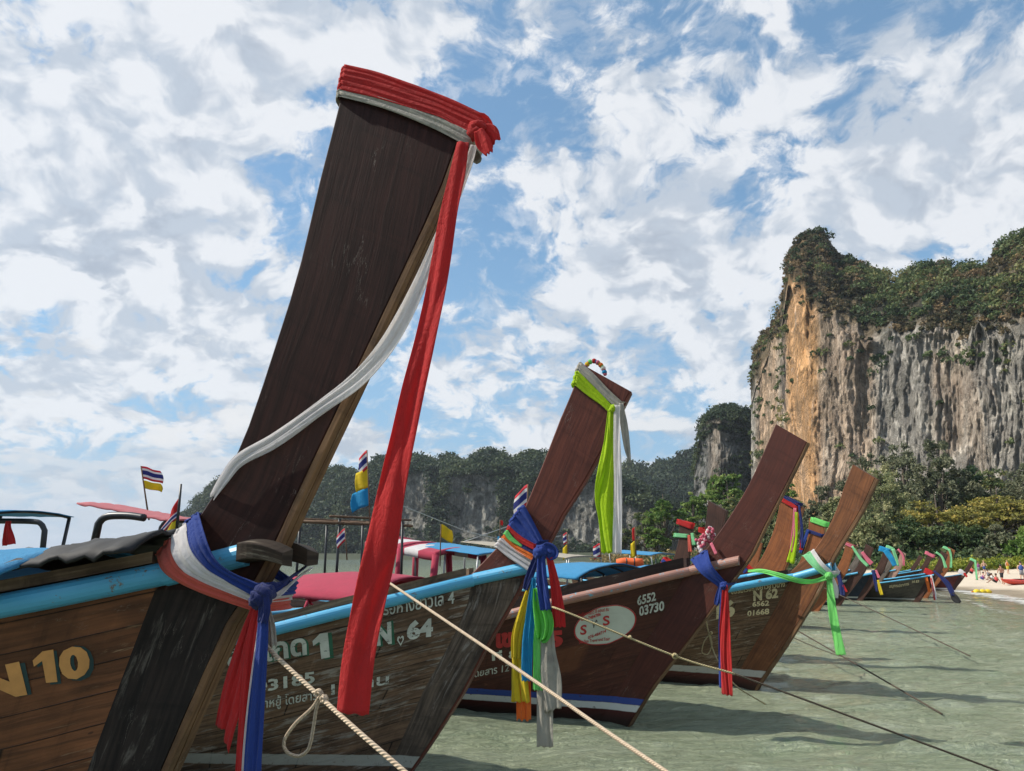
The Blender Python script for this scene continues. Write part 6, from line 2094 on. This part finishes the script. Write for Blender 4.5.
rope('thick pale rope running from the second boat down across the picture', [(372, 571, 5.35), (388, 582, 5.1), (520, 671, 3.75), (600, 727, 3.2), (665, 771, 2.85), (760, 836, 2.5)], 0.0085, M_rope, 80)
rope('pale twisted rope with a hanging loop, tied at the nearest stem', [(262, 640, 2.36), (275, 655, 2.33), (318, 695, 2.2), (360, 733, 2.05), (405, 772, 1.95), (470, 830, 1.8)], 0.0065, M_rope, 80,
     extra=[('loop', [(319, 697, 2.2), (312, 708, 2.2), (295, 724, 2.2), (284, 741, 2.2), (287, 752, 2.2), (299, 756, 2.2), (309, 748, 2.2), (313, 730, 2.2), (316, 710, 2.2), (320, 698, 2.2)]), ('knot', (319, 694, 2.19, 0.010)), ('knot', (324, 699, 2.18, 0.008))])
rope('thin yellowish rope from the second stem across the oval sign to a small knot', [(550, 607, 5.15), (566, 612, 5.0), (675, 656, 4.9), (735, 674, 4.85)], 0.007, M_rope_y, 50, extra=[('knot', (675, 656, 4.89, 0.014)), ('knot', (630, 637, 4.93, 0.007))])
rope('thin brown rope continuing over the water to the lower corner', [(735, 674, 4.85), (860, 720, 4.75), (990, 768, 4.7), (1060, 796, 4.6)], 0.006, M_rope_d, 50)
rope('thin rope with a loose bow hanging beside the cream 16 numerals', [(703, 605, 7.6), (706, 620, 7.6), (710, 640, 7.6), (713, 650, 7.6), (718, 661, 7.5), (735, 685, 7.4), (765, 704, 7.9)], 0.007, M_rope_y, 50,
     extra=[('loop', [(710, 634, 7.58), (704, 642, 7.58), (702, 652, 7.58), (708, 654, 7.58), (712, 644, 7.58), (710, 634, 7.58)]), ('loop', [(700, 607, 7.58), (706, 612, 7.58), (712, 609, 7.58)]), ('knot', (711, 633, 7.58, 0.012))])
rope('dark rope slanting into the water right of the fourth stem', [(786, 622, 12.0), (800, 632, 11.0), (880, 678, 9.0), (942, 714, 7.75)], 0.009, M_rope_d, 40)
rope('pale slack rope near the fourth stem reaching the water', [(786, 634, 9.4), (810, 645, 9.6), (840, 656, 10.2), (862, 660, 10.8)], 0.006, M_rope, 40)
rope('thin dark rope in the water below the far boats', [(820, 586, 20.0), (868, 608, 17.0), (930, 637, 13.5), (970, 656, 11.4)], 0.010, M_rope_d, 40)

# ================================================================== FLAGS
def flag_mat(name, stripes):
    m, n, bs = new_mat(name)
    tc = n.new('ShaderNodeTexCoord'); u, v, _ = n.sep(tc.outputs['UV'])
    c = (*stripes[0][1], 1)
    for (v0, col) in stripes[1:]:
        c = n.mix(n.math('GREATER_THAN', v, v0), c, (*col, 1))
    n.set(bs.inputs['Base Color'], c); bs.inputs['Roughness'].default_value = 0.85
    tr = n.new('ShaderNodeBsdfTranslucent'); n.set(tr.inputs['Color'], c)
    mx = n.new('ShaderNodeMixShader'); mx.inputs[0].default_value = 0.35
    n.l.new(bs.outputs[0], mx.inputs[1]); n.l.new(tr.outputs[0], mx.inputs[2]); n.l.new(mx.outputs[0], n.n['Material Output'].inputs[0])
    return m


rd, wh, nv_ = (0.60, 0.04, 0.06), (0.78, 0.76, 0.76), (0.03, 0.04, 0.22)
FT = flag_mat('striped_red_white_navy', [(0, rd), (1 / 6, wh), (2 / 6, nv_), (4 / 6, wh), (5 / 6, rd)])


def flag(label, pole, clothes, Y, pr=0.010, pole_mat=None, name='flag'):
    """pole = (px0, py0, px1, py1) foot to top; clothes = [(along 0..1 top, 0..1 bottom, length px, droop, mat, dx dir)]"""
    a = at(pole[0], pole[1], Y); c = at(pole[2], pole[3], Y)
    root = empty(name, a); tag(root, label, 'flag', 'flags flying on the boats')
    mb = MB(); mb.tube([Vector((0, 0, 0)), c - a], [pr, pr * 0.7], 6); mb.build('flag_pole', pole_mat or M_pole, root, smooth=True)
    for q, (t0, t1, ln, droop, mat, tri) in enumerate(clothes):
        p0 = a.lerp(c, t0) - a; p1 = a.lerp(c, t1) - a
        Ln = ln * Y / FPX
        rows = []; uvs = []
        n_ = 14
        for i in range(n_):
            k = i / (n_ - 1); row = []; uv = []
            for j in range(8):
                s_ = j / 7
                base = p0.lerp(p1, s_)
                if tri: base = p0.lerp(p1, s_ * (1 - k * 0.95) + 0.47 * k)
                wv = 0.09 * abs(Ln) * math.sin(k * 7 + s_ * 1.5 + q) * k ** 0.5
                row.append(base + Vector((Ln * k * (0.9 + 0.1 * math.sin(s_ * 3)), 0.25 * abs(Ln) * k + wv, -droop * abs(Ln) * k ** 1.3 + 0.4 * wv)))
                uv.append((k, 1 - s_))
            rows.append(row); uvs.append(uv)
        mb = MB(); mb.grid(rows, uvs); mb.build('flag_cloth', mat, root, smooth=True, solid=0.003)


flag('striped flag over a yellow pennant on a thin pole above the pink canopy', (149, 520, 141, 466), [(1.0, 0.76, 19, 0.25, FT, 0), (0.73, 0.58, 17, 0.2, K_yellow, 0)], 6.6, 0.008)
flag('yellow flag and striped scarf on a dark pole beside the nearest prow', (176, 538, 181, 484), [(0.75, 0.45, -9, 1.4, K_red, 0), (0.45, 0.10, -14, 0.9, K_yellow, 1), (0.52, 0.36, -18, 0.9, FT, 0)], 4.4, 0.010, M_pipe)
flag('three flags, striped, yellow and sky blue, on one pole left of the hanging red tail', (371, 545, 367, 450), [(1.0, 0.80, -9, 0.9, FT, 0), (0.80, 0.60, -14, 0.35, K_yellow, 0), (0.60, 0.41, -19, 0.35, K_cyan, 0)], 9.5, 0.010)
flag('small yellow pennant on a pole above the striped canopy', (440, 566, 441, 524), [(1.0, 0.68, 12, 0.55, K_yellow, 0)], 13.0, 0.012)
flag('striped flag flying at the left side of the second prow', (527, 520, 528, 484), [(1.0, 0.40, -14, 0.85, FT, 0)], 7.2, 0.010)
flag('small striped flag over a yellow one in front of the grey rock face', (568, 556, 567, 532), [(1.0, 0.55, -4, 0.6, FT, 0), (0.5, 0.0, -5, 0.9, K_yellow, 0)], 22, 0.02)
flag('small striped flag just left of the hanging lime cloth', (601, 558, 600, 543), [(1.0, 0.1, -7, 0.5, FT, 0)], 22, 0.02)
flag('red flag over a yellow one right of the hanging white cloth', (636, 556, 635, 527), [(1.0, 0.55, -3, 0.5, K_red, 0), (0.55, 0.0, -5, 0.8, K_yellow, 0)], 20, 0.02)
flag('small red and white flag beneath the pole roof', (347, 560, 345, 528), [(1.0, 0.6, -9, 0.9, FT, 0)], 12, 0.012)
flag('tiny red flag on a stick before the far shore', (500, 556, 500, 520), [(1.0, 0.86, 3, 0.2, K_red, 0), (0.55, 0.3, -2.5, 0.2, K_cyan, 0)], 24, 0.02)

# ================================================================== FLOATS, KAYAK, PEOPLE
M_yel = plain('yellow_plastic', (0.78, 0.55, 0.02), 0.35)
for i, px in enumerate((977.0, 982.8, 988.0)):
    p = on_z(px, 592.5, 0.03)
    r = empty('float_buoy', p)
    tag(r, ['yellow float nearest the last boat, first of three in the shallows', 'yellow float in the middle of three in the shallows', 'yellow float closest to the bathers, third of three in the shallows'][i], 'buoy', 'yellow floats at the water line')
    mb = MB(); mb.ball((0, 0, 0.03), (0.15, 0.12, 0.11), 14, 10); mb.build('float_body', M_yel, r, smooth=True)
    mb = MB(); mb.tube([(-0.17, 0, 0.03), (-0.22, 0, 0.03)], 0.03, 6); mb.tube([(0.17, 0, 0.03), (0.13, 0, 0.03)], 0.03, 6); mb.build('float_eye', plain('orange_plastic', (0.7, 0.2, 0.03), 0.4), r, smooth=True)

# orange life ring bundle lying on a canopy
p = at(630, 562.5, 13.5)
r = empty('life_vest_roll', p)
tag(r, 'orange roll of life vests lying on the small canopy behind the lime cloth', 'roll')
mb = MB(); mb.tube([(-0.22, 0.05, 0), (-0.1, 0, 0.01), (0.1, 0, 0.0), (0.22, -0.05, 0.01)], [0.06, 0.075, 0.075, 0.06], 10); mb.build('roll', plain('orange_cloth_roll', (0.75, 0.13, 0.03), 0.8), r, smooth=True)
mb = MB(); mb.tube([(-0.08, -0.005, 0), (-0.06, -0.005, 0)], 0.08, 10); mb.tube([(0.06, 0, 0), (0.08, 0, 0)], 0.08, 10); mb.build('strap', M_pipe, r, smooth=True)


def ground_at(px, py):
    """where the ray of this pixel meets the sand"""
    lo, hi = 10.0, 70.0
    for _ in range(50):
        m = (lo + hi) / 2
        p = at(px, py, m)
        z = max(float(land_z(np.array([p.x]), np.array([p.y]))[0][0]), 0.0)
        if p.z > z: lo = m
        else: hi = m
    return at(px, py, lo)


p = ground_at(1019, 584.5)
r = empty('kayak', p, R(18))
tag(r, 'red kayak pulled up on the sand at the picture edge', 'kayak')
mb = MB(); rows = []
for i in range(22):
    k = -1 + 2 * i / 21
    w = 0.26 * (1 - abs(k) ** 2.4) + 0.004; hgt = 0.13 * (1 - abs(k) ** 3) + 0.01; rise = 0.16 * abs(k) ** 3
    rows.append([Vector((k * 1.15, w * math.cos(a), rise + 0.12 + hgt * math.sin(a))) for a in np.linspace(0, 2 * math.pi, 13)])
mb.grid(rows); mb.build('kayak_hull', plain('red_plastic', (0.62, 0.06, 0.03), 0.35), r, smooth=True)
mb = MB(); mb.tube([(0.32 * math.cos(a), 0.15 * math.sin(a), 0.255) for a in np.linspace(0, 6.283, 17)[:-1]], 0.018, 6, closed=True); mb.build('cockpit_rim', M_pipe, r, smooth=True)

SKIN = [plain('tanned_skin', (0.42, 0.22, 0.14), 0.55), plain('pale_skin', (0.58, 0.36, 0.26), 0.55), plain('brown_skin', (0.26, 0.13, 0.08), 0.55)]


def person(px, py, hpx, pose, skin, top, bottom, hair, label, rot=0.0):
    g = ground_at(px, py)
    Hh = hpx * g.y / FPX * 1.02
    full = Hh if pose != 'sit' else Hh / 0.56
    s = full / 1.75
    root = empty('person', g, rot)
    tag(root, label, 'person', 'people on the beach')
    if pose == 'sit':
        J = {'pel': (0, 0, .12), 'ch': (0, -.05, .45), 'nk': (0, -.04, .66), 'hd': (0, -.02, .84), 'tp': (0, 0, .93), 'kl': (.14, .42, .42), 'kr': (-.14, .45, .36), 'fl': (.14, .72, .05), 'fr': (-.14, .80, .06), 'tl': (.14, .86, .05), 'tr': (-.14, .94, .06),
             'sl': (.19, -.04, .60), 'sr': (-.19, -.04, .60), 'el': (.26, .16, .40), 'er': (-.28, -.18, .36), 'hl': (.18, .38, .44), 'hr': (-.26, -.30, .08)}
    else:
        J = {'pel': (0, 0, .93), 'ch': (0, -.01, 1.22), 'nk': (0, 0, 1.48), 'hd': (0, .02, 1.63), 'tp': (0, .02, 1.72), 'kl': (.11, .03, .50), 'kr': (-.11, -.01, .50), 'fl': (.13, -.03, .07), 'fr': (-.13, -.05, .07), 'tl': (.15, .12, .03), 'tr': (-.15, .10, .03),
             'sl': (.19, 0, 1.42), 'sr': (-.19, 0, 1.42), 'el': (.27, -.02, 1.14), 'er': (-.30, .04, 1.16), 'hl': (.25, .12, .90), 'hr': (-.22, .18, 1.0)}
        if pose == 'walk':
            J.update(kl=(.10, .18, .52), fl=(.11, .10, .10), tl=(.12, .25, .08), kr=(-.10, -.10, .50), fr=(-.11, -.32, .10), tr=(-.12, -.18, .03))
    RR = {'pel': .145, 'ch': .15, 'nk': .058, 'hd': .100, 'tp': .07, 'kl': .062, 'kr': .062, 'fl': .042, 'fr': .042, 'tl': .034, 'tr': .034, 'sl': .062, 'sr': .062, 'el': .042, 'er': .042, 'hl': .032, 'hr': .032}
    E_ = [('pel', 'ch'), ('ch', 'nk'), ('nk', 'hd'), ('hd', 'tp'), ('pel', 'kl'), ('kl', 'fl'), ('fl', 'tl'), ('pel', 'kr'), ('kr', 'fr'), ('fr', 'tr'), ('ch', 'sl'), ('sl', 'el'), ('el', 'hl'), ('ch', 'sr'), ('sr', 'er'), ('er', 'hr')]
    ks = list(J)
    me = bpy.data.meshes.new('body')
    me.from_pydata([Vector(J[k]) * s for k in ks], [(ks.index(a), ks.index(b)) for a, b in E_], [])
    me.materials.append(skin)
    o = bpy.data.objects.new('body', me); link(o, root)
    md = o.modifiers.new('skin', 'SKIN'); md.use_smooth_shade = True
    sv = me.skin_vertices[0].data
    for i, k in enumerate(ks): sv[i].radius = (RR[k] * s, RR[k] * s * (0.75 if k in ('pel', 'ch') else 1.0))
    sv[ks.index('pel')].use_root = True
    o.modifiers.new('sub', 'SUBSURF').levels = 1
    V = lambda k: Vector(J[k]) * s
    def lathe(pts, rad, mat, nm):
        mb = MB(); mb.tube(pts, [q * s for q in rad], 10); mb.build(nm, mat, root, smooth=True)
    if bottom is not None:
        mb = MB()
        for k in ('kl', 'kr'):
            mb.tube([V('pel') + Vector((0, 0, .06 * s)), V('pel').lerp(V(k), 0.3), V('pel').lerp(V(k), 0.75)], [.165 * s, .125 * s, .105 * s], 10)
        mb.build('shorts', bottom, root, smooth=True)
    if top is not None:
        lathe([V('pel') + Vector((0, 0, .04 * s)), V('pel').lerp(V('ch'), .6), V('ch') + Vector((0, 0, .08 * s)), V('nk') - Vector((0, 0, .03 * s))], [.155, .165, .185, .085], top, 'shirt')
    mb = MB(); mb.ball(V('hd') + Vector((0, -.015, .045)) * s, (.108 * s, .115 * s, .10 * s), 10, 8); mb.build('hair', hair, root, smooth=True)
    return root


H_d = plain('dark_hair', (0.02, 0.015, 0.012), 0.6); H_b = plain('fair_hair', (0.35, 0.22, 0.10), 0.6)
c_bk = plain('black_fabric', (0.012, 0.012, 0.015), 0.8); c_or = plain('orange_fabric', (0.75, 0.25, 0.04), 0.8); c_yl = plain('yellow_fabric', (0.65, 0.55, 0.05), 0.8)
c_pu = plain('purple_fabric', (0.22, 0.06, 0.20), 0.8); c_bl = plain('blue_fabric', (0.03, 0.07, 0.25), 0.8); c_rd = plain('red_fabric', (0.5, 0.05, 0.05), 0.8); c_wt = plain('white_fabric', (0.7, 0.7, 0.68), 0.8); c_gy = plain('grey_fabric', (0.2, 0.2, 0.22), 0.8)
person(1003, 584.5, 18.5, 'walk', SKIN[0], None, c_bk, H_d, 'man in black shorts with bare back standing on the sand', R(10))
person(996.5, 583, 9, 'sit', SKIN[2], c_rd, c_bk, H_d, 'person in a red top sitting beside the man in black shorts', R(70))
person(1008.5, 574, 13, 'stand', SKIN[1], c_or, c_yl, H_b, 'person in an orange shirt and yellow shorts farther up the beach', R(200))
person(985, 574, 12.5, 'stand', SKIN[1], None, c_bl, H_b, 'bare chested person in blue shorts by the bright hedge', R(170))
person(979.5, 575, 12.5, 'stand', SKIN[0], c_pu, c_gy, H_d, 'person in a purple top and grey shorts next to the bare chested one', R(160))
person(983.5, 580, 7.5, 'sit', SKIN[1], c_pu, c_bl, H_d, 'person in purple sitting low on the sand above the floats', R(60))
person(988.5, 576.5, 6.5, 'sit', SKIN[0], c_gy, c_bk, H_d, 'person in grey sitting behind the one in purple', R(-70))
person(972, 574, 8, 'sit', SKIN[0], c_rd, c_bk, H_b, 'fair haired person in red sitting behind the last prow', R(90))
person(1023, 582, 19, 'stand', SKIN[1], c_bl, c_gy, H_d, 'person in a blue shirt standing by the red kayak', R(150))
person(992, 580, 6.5, 'sit', SKIN[2], c_wt, c_bk, H_d, 'person in white sitting left of the person in the red top', R(100))
lab = ['orange', 'white', 'red', 'blue', 'yellow', 'grey', 'purple']; cl = [c_or, c_wt, c_rd, c_bl, c_yl, c_gy, c_pu]
for i in range(7):
    person(905 + i * 3.1, 572.5 + (i % 2) * 0.8, 8 + (i % 3), 'stand', SKIN[i % 3], cl[i], cl[(i + 3) % 7], H_d if i % 2 else H_b, 'bather in a %s shirt among the group seen over the far boats' % lab[i], R(40 * i))
